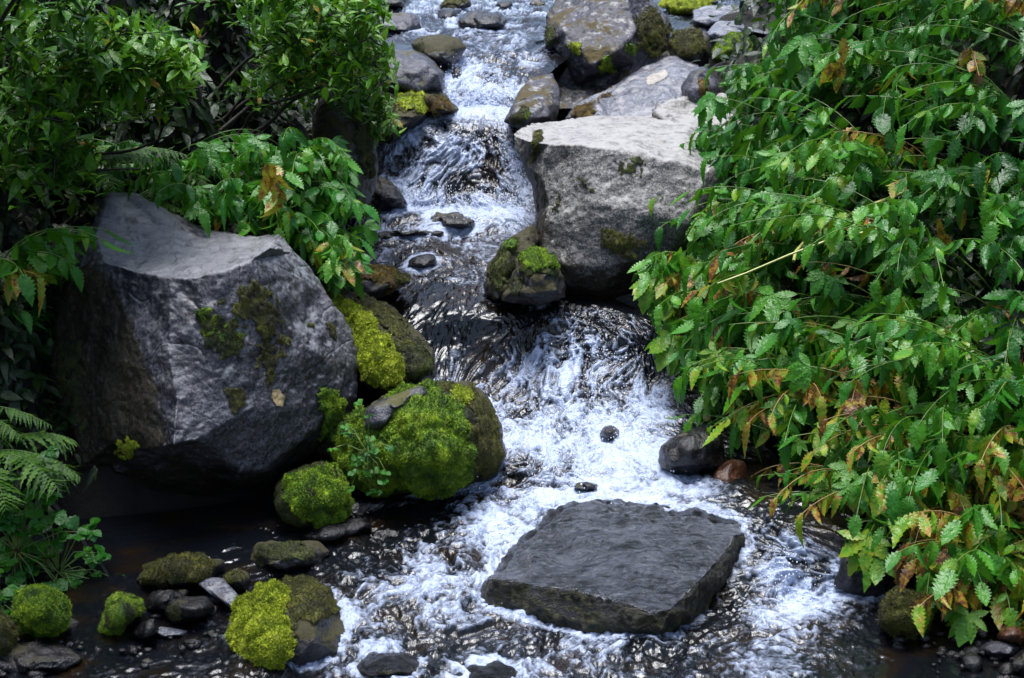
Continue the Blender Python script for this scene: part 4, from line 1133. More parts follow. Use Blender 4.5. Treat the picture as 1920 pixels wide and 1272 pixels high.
rock('flat_stone', 'smooth reddish pebble at the water edge beside the yellow leaves', 'rusty', [(1870,1195),(1882,1175),(1905,1170),(1930,1185),(1925,1205),(1895,1208)], z=.02, lean=1.2, bulge=.06, thick=.12, res=.012, rough=.004, seed=65)
rock('flat_stone', 'low grey stone half sunk in the brown corner of the pool', 'grey', [(1835,1218),(1850,1205),(1890,1200),(1915,1215),(1900,1232),(1855,1232)], z=.0, lean=1.5, bulge=.05, thick=.12, res=.012, rough=.004, seed=66)
rock('rock', 'tall dark stone in the corner of the brown pool', 'wet', [(1880,1275),(1888,1232),(1915,1215),(1960,1230),(1965,1290)], z=-.02, lean=.7, bulge=.08, thick=.15, seed=67)
rock('rock', 'domed brown rock awash in the foreground rapids', 'slab', [(660,1228),(672,1200),(700,1185),(760,1188),(800,1210),(795,1240),(740,1255),(685,1250)], lean=1.4, bulge=.06, thick=.18, res=.012, drop=.04, seed=68)
rock('rock', 'flat rock awash lowest in the foreground rapids', 'slab', [(835,1275),(850,1235),(890,1212),(940,1208),(965,1235),(975,1270),(920,1290)], lean=1.4, bulge=.05, thick=.18, res=.012, drop=.04, seed=69)
build_water()
#ROCKS_END

# ------------------------------------------------------------------ plants


def leaf_tpl(n, width, serr, fold, droop, peak=0.42):
    s = np.linspace(0, 1, n)
    a = math.log(0.5) / math.log(peak)
    w = 0.5 * width * np.sin(np.pi * np.clip(s, 0, 1) ** a) ** 0.85
    w = np.maximum(w, 0.004)
    z = -droop * s ** 1.8
    V = []; LC = []
    for k in range(n):
        q = w[k] * (1 + serr * (1 if k % 2 else -1)) if 0 < k < n - 1 else w[k]
        ys = s[k] + (-0.03 if k % 2 else 0.0)
        V += [(-q, ys, z[k] + fold * q), (0, s[k], z[k]), (q, ys, z[k] + fold * q)]
        LC += [(-1, s[k], 0), (0, s[k], 0), (1, s[k], 0)]
    F = []
    for k in range(n - 1):
        a_, b_ = 3 * k, 3 * k + 3
        F += [(a_, a_ + 1, b_ + 1, b_), (a_ + 1, a_ + 2, b_ + 2, b_ + 1)]
    return np.array(V, float), np.array(F, int), np.array(LC, float)


TPL = {
    'leaflet': [leaf_tpl(17, .46, .20, .35, .25), leaf_tpl(17, .40, .22, .5, .5), leaf_tpl(17, .52, .20, .25, .1), leaf_tpl(15, .36, .22, .8, .7), leaf_tpl(17, .44, .24, .1, -.15)],
    'willow': [leaf_tpl(7, .36, 0, .35, .15), leaf_tpl(7, .42, 0, .25, .3), leaf_tpl(7, .32, 0, .5, .05)],
    'pinna': [leaf_tpl(11, .19, .45, .1, .25, .25)],
    'round': [leaf_tpl(9, .95, .10, .2, .12, .55)],
    'lobe': [leaf_tpl(15, .42, .18, .22, .22, .52)],
    'low': [leaf_tpl(5, .42, 0, .3, .3)],
}


class Leaves:
    def __init__(s):
        s.o = []; s.y = []; s.z = []; s.l = []; s.t = []; s.k = []

    def add(s, o, y, z, l, t, k='leaflet'):
        s.o.append(o); s.y.append(y); s.z.append(z); s.l.append(l); s.t.append(t); s.k.append(k)

    def build(s, name, mat, parent, origin, **kw):
        if not s.o: return None
        o = np.array(s.o); y = nrm(np.array(s.y)); z = np.array(s.z); l = np.array(s.l); t = np.array(s.t)
        x = nrm(np.cross(y, z)); z = np.cross(x, y)
        kinds = np.array(s.k)
        V = []; F = []; T = []; LC = []; off = 0
        rg = np.random.default_rng(len(s.o))
        var = rg.integers(0, 64, len(o))
        for kd in sorted(set(s.k)):
            tl = TPL[kd]
            for q in range(len(tl)):
                m = np.where((kinds == kd) & (var % len(tl) == q))[0]
                if not len(m): continue
                tv, tf, lc = tl[q]
                # curl each one a little differently
                cv = rg.normal(-.05, .28, (len(m), 1, 1))
                tvv = np.repeat(tv[None], len(m), 0).copy()
                tvv[..., 2:] += cv * tvv[..., 1:2] ** 2
                tvv[..., :1] *= rg.uniform(.7, 1.25, (len(m), 1, 1))
                tvv[..., :1] += rg.normal(0, .14, (len(m), 1, 1)) * tvv[..., 1:2] ** 2
                w = o[m][:, None] + l[m][:, None, None] * (tvv[..., :1] * x[m][:, None] + tvv[..., 1:2] * y[m][:, None] + tvv[..., 2:] * z[m][:, None])
                V.append(w.reshape(-1, 3))
                F.append((tf[None] + len(tv) * np.arange(len(m))[:, None, None]).reshape(-1, 4) + off)
                T.append(np.repeat(t[m], len(tv))); LC.append(np.tile(lc, (len(m), 1)))
                off += len(m) * len(tv)
        return mesh(name, np.concatenate(V), np.concatenate(F), [mat], parent, origin=origin,
                    attrs={'tint': np.clip(np.concatenate(T), 0, 1), 'lc': np.concatenate(LC)}, **kw)


class Tubes:
    def __init__(s):
        s.V = []; s.F = []; s.n = 0

    def add(s, pts, r0, r1, k=5):
        pts = np.asarray(pts, float); n = len(pts)
        tg = nrm(np.gradient(pts, axis=0))
        ref = np.array([0.3, 0.2, 1.0]) if abs(tg[0, 2]) < .9 else np.array([1.0, 0.1, 0])
        a = nrm(np.cross(tg, ref)); b = np.cross(tg, a)
        r = np.linspace(r0, r1, n)[:, None, None]
        an = np.linspace(0, 2 * math.pi, k, endpoint=False)
        ring = np.cos(an)[None, :, None] * a[:, None] + np.sin(an)[None, :, None] * b[:, None]
        s.V.append((pts[:, None] + r * ring).reshape(-1, 3))
        i = np.arange(n * k).reshape(n, k) + s.n
        s.F.append(np.stack([i[:-1], np.roll(i, -1, 1)[:-1], np.roll(i, -1, 1)[1:], i[1:]], -1).reshape(-1, 4))
        s.n += n * k

    def build(s, name, mat, parent, origin):
        if not s.V: return None
        return mesh(name, np.concatenate(s.V), np.concatenate(s.F), [mat], parent, origin=origin)


def arch(root, az, ln, up, droop, n=14, wob=0.0):
    """A stalk that rises and bends over under its own weight."""
    h = np.array([math.cos(az), math.sin(az), 0.0])
    s = np.linspace(0, 1, n)
    ang = up - (up + droop) * s ** 1.15
    d = np.cos(ang)[:, None] * h + np.sin(ang)[:, None] * np.array([0, 0, 1.0])
    st = ln / (n - 1)
    p = root + np.concatenate([[np.zeros(3)], np.cumsum(d[:-1] * st, 0)])
    sd = np.array([-h[1], h[0], 0])
    p = p + sd * (wob * s ** 2)[:, None]
    return p


def frond(L, tb, p, tint, size, pairs, rr, hang=0.7, start=0.35, r0=.004):
    tb.add(p, r0, r0 * .35)
    n = len(p)
    tg = nrm(np.gradient(p, axis=0))
    for k in range(pairs + 1):
        f = start + (0.97 - start) * k / pairs
        x = f * (n - 1); i = min(int(x), n - 2); q = p[i] + (p[i + 1] - p[i]) * (x - i); t = tg[i]
        sd = nrm(np.cross(t, [0, 0, 1.0]))
        sz = size * (1.0 - 0.45 * abs(f - .55) / .45) * rr.uniform(.8, 1.2)
        if k == pairs:
            y = nrm(t + np.array([0, 0, -hang * .8])); L.add(q, y, nrm(np.cross(sd, y)) , size * 1.0, tint(rr))
            continue
        for sg in (-1, 1):
            if rr.random() < .05: continue
            hg = hang * rr.uniform(.5, 1.4)
            y = nrm(sd * sg * rr.uniform(.45, .9) + t * rr.uniform(.25, .7) + np.array([0, 0, -hg]))
            z = nrm(np.array([0, 0, 1.0]) * .6 + t * -.3 + np.cross(sd * sg, [0, 0, 1]) * rr.uniform(-.3, .3) + sd * -sg * .1 + rr.normal(0, .42, 3))
            # keep the blade's upper side away from the stalk
            z = nrm(z - y * (z @ y))
            L.add(q, y, z, sz, tint(rr))


PALM = [(-1.9, .62), (-1.15, .8), (-.5, .95), (0, 1.1), (.5, .95), (1.15, .8), (1.9, .62)]


def palm(L, q, y, z, size, t):
    y = nrm(y); z = nrm(z - y * (z @ y)); x = np.cross(y, z)
    for a, s in PALM:
        L.add(q, nrm(y * math.cos(a) + x * math.sin(a) - z * .12), z, size * s, t, 'lobe')


RIGHT = [(1450,-200),(2200,-200),(2200,1190),(1900,1200),(1700,1190),(1650,1090),(1600,1000),(1430,990),(1405,930),(1300,860),(1255,760),(1245,640),(1190,570),(1195,440),(1250,330),(1330,190),(1320,140),(1420,120),(1455,40)]
LEFT = [(-100,120),(400,170),(560,190),(640,190),(655,300),(690,400),(695,490),(620,560),(590,500),(540,470),(430,436),(330,400),(225,372),(200,460),(150,520),(60,540),(-100,560)]


def herb(u, v, label, seed, allow, n=8, ln=(.42, .72), az0=200, spread=80, size=.085, tone=.3, brown=.06, pairs=(5, 8), palms=1, lift=0.0,
         name='leafy_plant', group=None, hang=.8, up=(.5, 1.25), root=None, r0=.0042):
    rr = np.random.default_rng(seed)
    R = ground_hit(u, v) if root is None else np.array(root)
    R = R - np.array([0, 0, .02])
    e = empty(name, R, label, 'plant', group)
    L = Leaves(); W = Leaves(); tb = Tubes(); tw = Tubes()
    R2 = R + np.array([0, 0, lift])
    made = 0; tries = 0
    while made < n and tries < n * 14:
        tries += 1
        az = math.radians(az0 + rr.uniform(-spread, spread))
        l_ = rr.uniform(*ln)
        p = arch(R2 + rr.normal(0, .03, 3) * (1, 1, .2), az, l_, rr.uniform(*up), rr.uniform(.1, .9), wob=rr.uniform(-.1, .1))
        pu, pv = proj(p[5:])
        if not inpoly(pu, pv + 18, allow).all(): continue
        dry = rr.random() < brown
        base = rr.uniform(tone - .2, tone + .24)
        if dry: base = rr.choice([.80, .88, .93, .98])
        tn = (lambda r_, b=base: float(np.clip(b + r_.normal(0, .09) + (0.3 if r_.random() < .02 else 0), 0, 1)))
        frond(W if dry else L, tw if dry else tb, p, tn, size * rr.uniform(.8, 1.15), int(rr.integers(*pairs)), rr, hang=hang * (1.3 if dry else 1), start=rr.uniform(.25, .45), r0=r0)
        made += 1
    for _ in range(palms):
        for _t in range(20):
            az = math.radians(az0 + rr.uniform(-spread, spread))
            p = arch(R2, az, rr.uniform(*ln) * .8, rr.uniform(.7, 1.3), rr.uniform(-.2, .4))
            pu, pv = proj(p[7:])
            if inpoly(pu, pv + 25, allow).all(): break
        else: continue
        tb.add(p, r0, r0 * .5)
        t = nrm(p[-1] - p[-2])
        palm(L, p[-1], nrm(t * .6 + np.array([-.2, -.5, -.8])), np.array([rr.uniform(-.5, .2), -.5, .75]), size * rr.uniform(.7, 1.25), float(rr.uniform(tone - .1, tone + .25)))
    if tb.V: tb.build('stem', M['stalk'], e, R)
    L.build('foliage', M['leaf'], e, R)
    if tw.V: tw.build('withered_stem', M['drystalk'], e, R)
    W.build('withered_leaves', M['leaf'], e, R)
    return e


exec('')
#PLANTS_BEGIN
GR = 'leafy plants crowding the far bank'
HERBS = [
 # (u, v, label, az, spread, tone, brown, n)
 (1500, 60, 'leafy plant with drooping tips above the black hollow and slabs', 200, 60, .30, .05, 7),
 (1600, 40, 'leafy plant at the top of the bank behind the orange shrivelled leaf', 215, 70, .34, .06, 8),
 (1740, 30, 'dull olive leafy plant at the top edge with dry tips', 220, 70, .5, .2, 8),
 (1850, 50, 'dark green leafy plant topmost in the corner of the bank', 220, 70, .3, .08, 8),
 (1960, 100, 'dark leafy plant cut by the frame below the topmost corner', 215, 60, .25, .06, 7),
 (1440, 210, 'dense blue-green leafy plant beside the slanting slab', 205, 75, .26, .02, 9),
 (1560, 190, 'leafy plant holding one orange shrivelled leaf above the pale boulder', 210, 70, .30, .08, 8),
 (1690, 200, 'leafy plant with large hand-shaped leaves high on the bank', 220, 70, .34, .03, 8),
 (1820, 210, 'leafy plant with a broad drooping frond under the hand-shaped leaves', 210, 60, .28, .08, 8),
 (1950, 280, 'leafy plant leaning in from the frame edge at mid-height of the bank', 200, 50, .26, .06, 7),
 (1420, 350, 'leafy plant spilling over the top of the pale boulder', 205, 70, .28, .02, 9),
 (1540, 350, 'leafy plant whose dewy fronds arch towards the pale boulder', 205, 60, .30, .03, 9),
 (1670, 370, 'leafy plant with one long yellow-green stalk reaching down the bank', 200, 45, .33, .06, 8),
 (1800, 400, 'leafy plant with narrow rust-brown hanging leaves at mid-bank', 205, 70, .27, .14, 8),
 (1950, 460, 'dewy leafy plant at the frame edge above the dark gap', 200, 50, .25, .05, 8),
 (1360, 470, 'bright green leafy plant hanging in front of the pale boulder', 210, 65, .38, .02, 9),
 (1470, 500, 'leafy plant in the middle of the curtain behind the yellow-tipped frond', 205, 65, .30, .05, 9),
 (1600, 520, 'leafy plant with wilted grey-green tips at mid-bank', 205, 60, .36, .06, 8),
 (1740, 550, 'leafy plant beside the dark gap with small five-part leaves', 210, 70, .30, .06, 8),
 (1900, 620, 'glossy leafy plant below the dewy one at the frame edge', 205, 60, .26, .05, 8),
 (1370, 620, 'leafy plant trailing yellow serrated tips over the plunge pool', 215, 65, .45, .12, 8),
 (1490, 650, 'leafy plant in the lower curtain above the reddish stone', 210, 65, .38, .06, 9),
 (1620, 680, 'leafy plant with pale thin stalks in the lower middle of the bank', 210, 65, .34, .08, 8),
 (1760, 720, 'leafy plant carrying one orange-leaved twig over shade', 210, 60, .36, .2, 8),
 (1910, 780, 'bright leafy plant with a large lobed leaf at the frame edge', 210, 60, .34, .05, 8),
 (1400, 760, 'leafy plant hanging straight down over the dark wet rock', 220, 60, .36, .05, 8),
 (1510, 800, 'leafy plant dangling long tips beside the side fall', 225, 60, .38, .1, 8),
 (1650, 830, 'leafy plant with drooping tips over the black rock', 215, 65, .38, .08, 8),
 (1790, 870, 'leafy plant with blotched yellowing leaves low on the bank', 215, 60, .48, .2, 8),
 (1930, 930, 'leafy plant over the tangle of dead brown leaves', 210, 60, .34, .15, 7),
 (1660, 970, 'leafy plant drooping to the water beside the side fall', 225, 60, .42, .12, 8),
 (1780, 1010, 'leafy plant with rust-spotted leaves above the brown pool', 220, 60, .46, .2, 8),
 (1900, 1060, 'yellowing leafy plant nearest the reddish pebble', 215, 60, .50, .25, 8),
 (1800, 1130, 'lowest leafy plant, its yellow and orange leaves touching the brown pool', 225, 70, .52, .32, 9),
 (1900, 1150, 'leafy plant with brown-edged leaves lowest at the frame edge', 215, 60, .50, .3, 8),
 (1335, 440, 'leafy plant hanging lowest over the front of the pale boulder', 215, 60, .42, .03, 8),
 (1330, 590, 'bright leafy plant reaching farthest over the stream below the pale boulder', 205, 60, .46, .04, 9),
 (1350, 700, 'yellow-green leafy plant with pale tips level with the white cascade', 205, 60, .52, .1, 8),
]
for k, (u, v, lb, az, sp_, tone, br, n) in enumerate(HERBS):
    herb(u, v, lb, 300 + k, RIGHT, n=n + 12, az0=az, spread=sp_ + 22, tone=tone + .04, brown=br * (.8 if v < 700 else 1.4), size=.083 * (.85, 1.0, 1.18, .92, 1.08)[k % 5], pairs=(6, 10), palms=4 if k % 3 else 2, r0=.003, group=GR)
def shrivel(e, u, v, d, n, su, sv, seed):
    rr = np.random.default_rng(seed)
    L = Leaves()
    for k in range(n):
        q = P(u + rr.normal(0, su), v + rr.normal(0, sv), d + rr.normal(0, .03))
        y = nrm(np.array([rr.normal(0, .25), rr.normal(0, .3), -1.0])); z = nrm(np.array([rr.normal(0, .7), -1, .2])); z = nrm(z - y * (z @ y))
        L.add(q, y, z, rr.uniform(.05, .085), float(rr.choice([.86, .92, .95, .99])), 'leaflet')
    L.build('shrivelled_leaves', M['leaf'], e, np.array(e.location))


for o in [o for o in SC.objects if o.get('label')]:
    if 'holding one orange' in o['label']: shrivel(o, 1572, 115, 5.95, 9, 9, 16, 1)
    if 'one orange-leaved twig' in o['label']: shrivel(o, 1660, 730, 5.05, 10, 16, 26, 2)
    if 'rust-brown hanging' in o['label']: shrivel(o, 1775, 440, 5.45, 7, 16, 18, 3)
    if 'over the tangle of dead' in o['label']: shrivel(o, 1850, 960, 4.72, 14, 40, 40, 4)
    if 'reaching down the bank' in o['label']:
        tb = Tubes()
        sx = np.array([1880, 1790, 1700, 1620, 1560, 1515, 1492, 1488]); sy = np.array([300, 332, 360, 390, 420, 447, 472, 490])
        tb.add(P(sx, sy, np.linspace(5.85, 5.38, 8)), .007, .005, 7)
        sx = np.array([1640, 1560, 1480, 1400, 1345]); sy = np.array([432, 448, 478, 512, 532])
        tb.add(P(sx, sy, np.linspace(5.42, 5.3, 5)), .0045, .0025, 6)
        tb.build('pale_stem', M['palestalk'], o, np.array(o.location))
GL = 'leafy plants of the near bank'
LH = [
 (560, 330, 6.30, 'leafy plant with dewy drooping leaves beside the black mossy wall', 320, 90, .34, .03, 14),
 (620, 360, 6.35, 'leafy plant trailing over the edge of the second fall', 300, 70, .36, .03, 12),
 (500, 420, 6.10, 'leafy plant with one orange-brown shrivelled leaf behind the grey boulder', 310, 90, .38, .16, 14),
 (590, 480, 6.10, 'leafy plant hanging to the brown mossy rock at the bend', 300, 80, .42, .06, 12),
 (410, 400, 6.05, 'dewy leafy plant just above the top of the grey boulder', 300, 90, .34, .03, 13),
 (300, 350, 6.20, 'dark leafy plant in shade between willow and fern', 300, 90, .26, .03, 10),
 (610, 560, 5.95, 'leafy plant with its tips on the yellow moss stripe', 300, 70, .44, .06, 10),
]
for k, (u, v, d, lb, az, sp_, tone, br, n) in enumerate(LH):
    herb(u, v, lb, 500 + k, LEFT, n=n + 6, az0=az, spread=sp_, tone=tone, brown=br, size=.078, palms=3, group=GL, ln=(.26, .52), root=P(u, v, d), pairs=(6, 10), r0=.0028)
NEAR = [(-300,300),(120,330),(235,400),(245,470),(200,520),(60,560),(-300,700)]
herb(20, 560, 'bright leafy plant reaching across the corner of the grey boulder', 560, NEAR, n=11, az0=10, spread=60, tone=.52, brown=.05, size=.1, palms=2, root=P(-30, 540, 5.35), ln=(.3, .5))
DARKGAP = [(-300, 380), (150, 380), (150, 560), (105, 600), (95, 760), (-300, 800)]
herb(40, 560, 'shaded leafy plant filling the dark gap behind the grey boulder', 562, DARKGAP, n=16, az0=300, spread=110, tone=.2, brown=.02, size=.075, palms=3, root=P(60, 600, 5.8), ln=(.25, .5))
herb(-60, 620, 'dark leafy plant at the frame edge beside the grey boulder', 561, [(-300, 450), (110, 470), (110, 700), (-300, 760)], n=7, az0=0, spread=70, tone=.2, brown=.03, size=.08, palms=1, root=P(-60, 640, 5.5), ln=(.25, .45))


def lobed_plant(u, v, d, label, seed, n=22, rad=.13, size=.035):
    rr = np.random.default_rng(seed)
    R = P(u, v, d)
    e = empty('small_leaved_plant', R, label, 'plant')
    L = Leaves(); tb = Tubes()
    for k in range(n):
        q = R + rr.normal(0, 1, 3) * (rad * .55, rad * .25, rad * .75)
        p = np.array([R + (q - R) * .1, R + (q - R) * .6 + (0, 0, .02), q]); tb.add(p, .0018, .001, 4)
        y = nrm(np.array([rr.uniform(-.5, .8), -.6, rr.uniform(-.6, .2)])); z = nrm(np.array([rr.uniform(-.3, .3), -.5, .8]))
        z = nrm(z - y * (z @ y)); x = np.cross(y, z)
        t = float(rr.uniform(.15, .5))
        for a in (-1.5, -.75, 0, .75, 1.5):
            L.add(q, nrm(y * math.cos(a) + x * math.sin(a)), z, size * rr.uniform(.8, 1.1), t, 'round')
    tb.build('stem', M['stalk'], e, R)
    L.build('foliage', M['leaf'], e, R)


lobed_plant(110, 1070, 4.72, 'small-leaved plant with round lobed leaves beside the dead stick', 600, 44, .16, .032)
lobed_plant(30, 1030, 4.68, 'small-leaved plant spreading at the frame edge above the moss ball', 601, 40, .16, .036)
lobed_plant(-10, 1150, 4.5, 'small-leaved plant low at the frame edge by the moss lump', 602, 22, .12, .036)
lobed_plant(690, 850, 4.99, 'tiny lobed-leaf sprig growing on the vivid green boulder', 603, 30, .065, .018)


def fern(u, v, d, label, seed, fr, size=.09):
    rr = np.random.default_rng(seed)
    R = P(u, v, d)
    e = empty('fern', R, label, 'fern', 'ferns of the near bank')
    L = Leaves(); tb = Tubes()
    for az, ln, up, dr in fr:
        p = arch(R, math.radians(az), ln, up, dr, 26)
        tb.add(p, .0025, .0008, 4)
        tg = nrm(np.gradient(p, axis=0))
        for i in range(4, 26):
            f = i / 25
            sd = nrm(np.cross(tg[i], [0, 0, 1.0]))
            sz = size * math.sin(math.pi * min(1, (1.04 - f) * 1.05) ** .8) * .9 + .008
            t = float(rr.uniform(.3, .9))
            for sg in (-1, 1):
                for o_ in (0,):
                    if i == 25 and o_: continue
                    q = p[i] + (p[min(i + 1, 25)] - p[i]) * o_
                    y = nrm(sd * sg + tg[i] * .45 + np.array([0, 0, -.15]))
                    L.add(q, y, np.array([0, -.2, 1.0]) + rr.normal(0, .1, 3), sz, t, 'pinna')
    tb.build('stem', M['stalk'], e, R)
    L.build('foliage', M['fern'], e, R)


fern(-70, 760, 4.9, 'bright fern frond reaching over the dark foot of the grey boulder', 610, [(-8, .27, .10, .55), (-25, .22, -.1, .6), (-50, .22, .1, .6)], .045)
fern(-40, 850, 4.8, 'lower fern hanging in shade at the frame edge', 611, [(0, .3, .2, .8), (-30, .32, .3, .8), (25, .28, .5, .6), (-60, .3, .2, .9)])
fern(240, 380, 5.95, 'fine fern growing over the back edge of the grey boulder', 612, [(-20, .22, .3, .6), (0, .24, .4, .6), (-40, .2, .3, .8), (25, .2, .6, .4)], .05)
fern(330, 330, 6.15, 'dim fern in the shade below the willow', 613, [(-20, .25, .5, .4), (10, .26, .5, .4), (-50, .22, .4, .6), (-80, .2, .6, .5)], .05)
fern(120, 330, 5.9, 'shaded fern below the lowest willow branch', 614, [(-20, .4, .6, .4), (10, .42, .6, .4), (-50, .36, .5, .6), (-80, .3, .6, .5), (60, .3, .7, .4)])


def shrub(label, seed, root, mains, poly, dr, ntw, nl=(8, 13), size=.06, tone=.45, name='willow_shrub', more=()):
    """Woody stems to given points, twigs filling a region of air, leaves round each twig's end."""
    rr = np.random.default_rng(seed)
    R = np.array(root, float)
    e = empty(name, R, label, 'shrub', 'willow shrubs of the near bank')
    tb = Tubes(); L = Leaves(); nodes = []
    for u, v, d in mains:
        q = P(u, v, d)
        n = 18; s = np.linspace(0, 1, n)[:, None]
        mid = (R + q) / 2 + np.array([0, 0, .12]) + rr.normal(0, .05, 3)
        p = (1 - s) ** 2 * R + 2 * s * (1 - s) * mid + s ** 2 * q
        p = p + np.stack([vn2(s[:, 0] * 5 + k * 9, np.full(n, seed * 1.7 + u), 3) for k in range(3)], -1) * .03
        tb.add(p, .011, .003, 6)
        nodes += list(p[6:])
    nodes = np.array(nodes)
    for poly, dr, ntw in [(poly, dr, ntw)] + list(more):
        us = [q[0] for q in poly]; vs = [q[1] for q in poly]
        c = 0
        while c < ntw:
            u = rr.uniform(min(us), max(us)); v = rr.uniform(min(vs), max(vs))
            if not inpoly(np.array([u]), np.array([v]), poly)[0]: continue
            c += 1
            q = P(u, v, rr.uniform(*dr))
            dd = np.linalg.norm(nodes - q, axis=1) + .3 * np.clip(nodes[:, 2] - q[2], 0, 9)
            a = nodes[np.argmin(dd)]
            mid = (a + q) / 2 + rr.normal(0, .03, 3) + np.array([0, 0, -.02])
            s = np.linspace(0, 1, 7)[:, None]
            p = (1 - s) ** 2 * a + 2 * s * (1 - s) * mid + s ** 2 * q
            if np.linalg.norm(q - a) > .5: p = q + (p - q) * .6
            tb.add(p, .003, .0012, 4)
            nodes = np.concatenate([nodes, p[3:5]])
            t = nrm(p[-1] - p[-3])
            k = int(rr.integers(*nl))
            bt = rr.uniform(tone - .25, tone + .25)
            for i in range(k):
                f = i / k
                b = p[-1] - t * (.11 * (1 - f)) + rr.normal(0, .004, 3)
                an = i * 2.4 + rr.uniform(-.4, .4)
                sx = nrm(np.cross(t, [0.1, .2, 1])); sy = np.cross(t, sx)
                y = nrm(t * (.35 + .6 * f) + (sx * math.cos(an) + sy * math.sin(an)) * (1 - .45 * f) + np.array([0, 0, .12]))
                z = nrm(np.array([0, -.15, 1.0]) + rr.normal(0, .25, 3) + t * .2)
                z = nrm(z - y * (z @ y) + np.array([1e-4, 0, 0]))
                tn = bt + rr.normal(0, .1)
                if rr.random() < .012: tn = .98
                L.add(b, y, z, size * rr.uniform(.65, 1.2), float(np.clip(tn, 0, .9) if tn < .97 else tn), 'willow')
    tb.build('branch', M['bark'], e, R)
    L.build('foliage', M['willow'], e, R)


shrub('willow shrub with glossy leaf tips spreading over the near bank', 700, P(-120, 420, 6.0), [(370, 150, 5.7), (300, 60, 5.8), (180, 60, 5.6), (330, 250, 5.7), (60, 120, 5.5)],
      [(60, 60), (240, 20), (330, 70), (375, 130), (350, 180), (280, 190), (150, 200), (40, 180)], (5.35, 6.0), 190, size=.066, tone=.48)
shrub('willow shrub darkest and nearest in the upper corner', 701, P(-200, 380, 5.7), [(150, 20, 5.4), (100, 150, 5.3), (160, 260, 5.5), (20, 40, 5.3), (250, 330, 5.7), (250, -250, 4.6), (0, -350, 4.3), (-250, -250, 4.2), (330, -420, 5.0)],
      [(-40, -30), (190, -30), (190, 60), (120, 200), (200, 300), (120, 340), (-40, 330)], (5.1, 5.8), 150, size=.064, tone=.36,
      more=[([(-600, -620), (330, -560), (420, -330), (300, -90), (-600, -90)], (4.0, 5.3), 230)])  # unseen bough above the frame, added with its stems to shade the lower left
shrub('willow shrub whose leaves stand against the black gap near the stream', 702, P(330, 330, 6.7), [(560, 60, 6.5), (620, 100, 6.5), (640, 40, 6.6), (690, 130, 6.5), (470, 170, 6.4), (600, 160, 6.5)],
      [(430, -30), (720, -30), (715, 60), (740, 120), (690, 180), (640, 190), (600, 130), (520, 170), (450, 150), (520, 90), (450, 30)], (6.2, 6.9), 280, size=.058, tone=.52)
shrub('willow shrub in deep shade behind the black gap', 703, P(200, 250, 7.2), [(420, 30, 7.2), (330, 10, 7.1), (480, 120, 7.2), (250, 100, 7.0), (560, 190, 7.0)],
      [(230, -40), (560, -40), (600, 200), (480, 240), (380, 240), (240, 200)], (6.8, 7.5), 80, size=.06, tone=.15)
shrub('low willow shrub under the grey wedge rock with pale new leaves', 704, P(600, 300, 6.9), [(690, 180, 6.9), (720, 230, 6.95), (670, 260, 6.9)],
      [(660, 150), (720, 170), (760, 190), (750, 235), (700, 260), (650, 240)], (6.75, 7.1), 36, size=.05, tone=.6)


for o in [o for o in SC.objects if o.get('label')]:
    if 'one orange-brown shrivelled leaf behind' in o['label']: shrivel(o, 517, 335, 5.72, 14, 12, 22, 5)


# dead brown leaves, dark ground plants: nobody could count them
def undergrowth(name, label, polys, n, mat, tone, seed, size=.07, lift=(.02, .14)):
    rr = np.random.default_rng(seed)
    L = Leaves()
    for poly, share in polys:
        us = [q[0] for q in poly]; vs = [q[1] for q in poly]
        m = int(n * share); got = 0
        cand = []
        while len(cand) < 260:
            u = rr.uniform(min(us), max(us)); v = rr.uniform(min(vs), max(vs))
            if inpoly(np.array([u]), np.array([v]), poly)[0]: cand.append(ground_hit(u, v))
        cand = np.array(cand)
        idx = rr.integers(0, len(cand), m)
        xy = cand[idx, :2] + rr.normal(0, .09, (m, 2))
        zz = ground(xy[:, 0], xy[:, 1])
        for k in range(m):
            q = np.array([xy[k, 0], xy[k, 1], zz[k] + rr.uniform(*lift)])
            y = nrm(np.array([rr.normal(), rr.normal() - .5, rr.normal() * .5 - .4])); z = nrm(np.array([0, -.3, 1.0]) + rr.normal(0, .4, 3))
            L.add(q, y, nrm(z - y * (z @ y) + 1e-4), size * rr.uniform(.6, 1.3), float(np.clip(rr.normal(tone, .2), 0, 1)), 'low')
    o = L.build(name, M[mat], None, None)
    tag(o, label, 'undergrowth', kind='stuff')


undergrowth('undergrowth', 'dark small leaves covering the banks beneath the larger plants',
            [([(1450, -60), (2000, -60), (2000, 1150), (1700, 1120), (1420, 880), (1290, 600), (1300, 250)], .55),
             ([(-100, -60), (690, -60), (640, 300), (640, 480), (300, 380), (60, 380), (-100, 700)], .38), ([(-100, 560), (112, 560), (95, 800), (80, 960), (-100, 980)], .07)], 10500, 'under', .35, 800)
undergrowth('dead_leaves', 'tangle of dead brown leaves lying beneath the lowest plants', [([(1780, 930), (1950, 900), (1950, 1160), (1830, 1160)], 1.0)], 420, 'leaf', .98, 801, .07, (.02, .22))

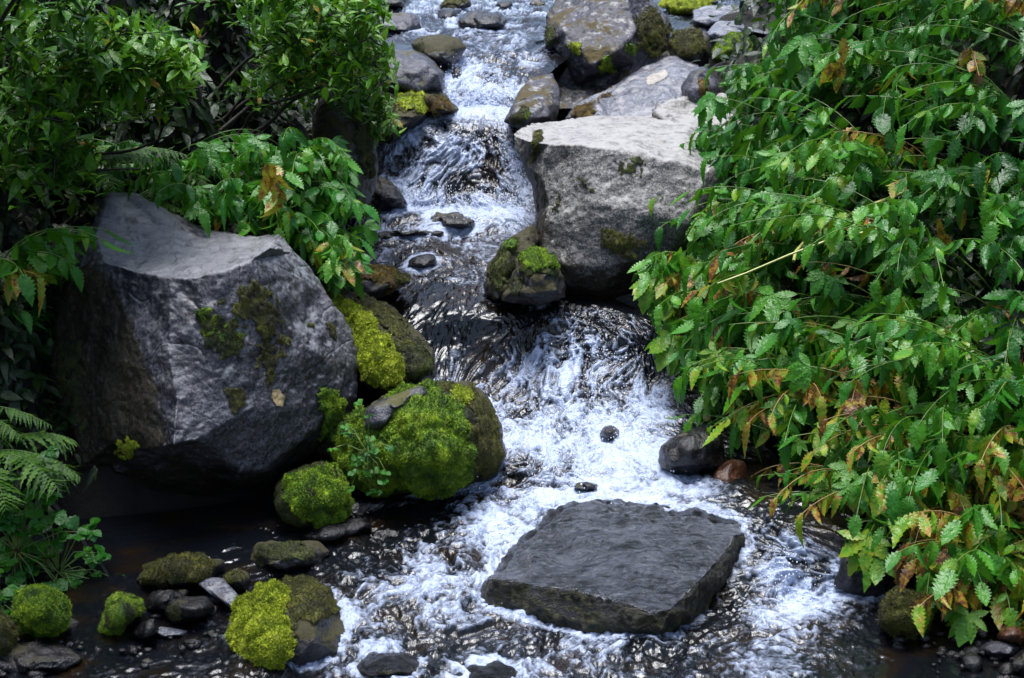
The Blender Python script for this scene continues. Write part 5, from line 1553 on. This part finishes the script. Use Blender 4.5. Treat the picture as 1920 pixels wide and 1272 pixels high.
def gravel():
    rr = np.random.default_rng(900)
    o8 = nrm(np.array([[1, 0, 0], [-1, 0, 0], [0, 1, 0], [0, -1, 0], [0, 0, 1], [0, 0, -1]], float))
    f8 = np.array([[0, 2, 4], [2, 1, 4], [1, 3, 4], [3, 0, 4], [2, 0, 5], [1, 2, 5], [3, 1, 5], [0, 3, 5]])
    v, f = refine(o8, f8, 1); v = nrm(v)
    V = []; F = []; n = 0
    for poly, m in (([(-40, 1100), (260, 1060), (470, 1070), (430, 1180), (300, 1240), (60, 1290), (-40, 1280)], 130), ([(1660, 1190), (1800, 1180), (1960, 1170), (1960, 1290), (1760, 1260)], 60), ([(300, 1000), (560, 990), (640, 1010), (420, 1050), (250, 1040)], 30)):
        c = 0
        while c < m:
            u = rr.uniform(min(q[0] for q in poly), max(q[0] for q in poly)); w = rr.uniform(min(q[1] for q in poly), max(q[1] for q in poly))
            if not inpoly(np.array([u]), np.array([w]), poly)[0]: continue
            c += 1
            r = float(np.clip(rr.lognormal(math.log(.012), .5), .005, .035))
            q = PZ(u, w, .012); q[2] += r * rr.uniform(-.75, .1)
            k = v * (1 + .25 * fbm3(v * 1.3 + c * 7.7 + m, 2, 5))[:, None] * r * np.array([rr.uniform(.8, 1.4), rr.uniform(.8, 1.3), rr.uniform(.45, .8)])
            V.append(k + q); F.append(f + n); n += len(v)
    o = mesh('gravel', np.concatenate(V), np.concatenate(F), [M['wet']])
    tag(o, 'small dark wet gravel showing through the shallows at the edges of the pool', 'gravel', kind='stuff')


gravel()

# the dead stick under the boulder
tb = Tubes()
tb.add(P(np.array([30, 70, 110, 150, 190, 215]), np.array([862, 910, 960, 1010, 1062, 1100]), np.array([4.86, 4.85, 4.83, 4.80, 4.76, 4.72])), .013, .005, 7)
tb.add(P(np.array([110, 118, 112]), np.array([960, 985, 1012]), np.array([4.83, 4.79, 4.77])), .005, .002, 5)
org = P(120, 1090, 4.8)
tag(tb.build('dead_stick', M['bark'], None, org), 'dead dark stick leaning down to the shallows beside the grey boulder', 'stick')
#PLANTS_END
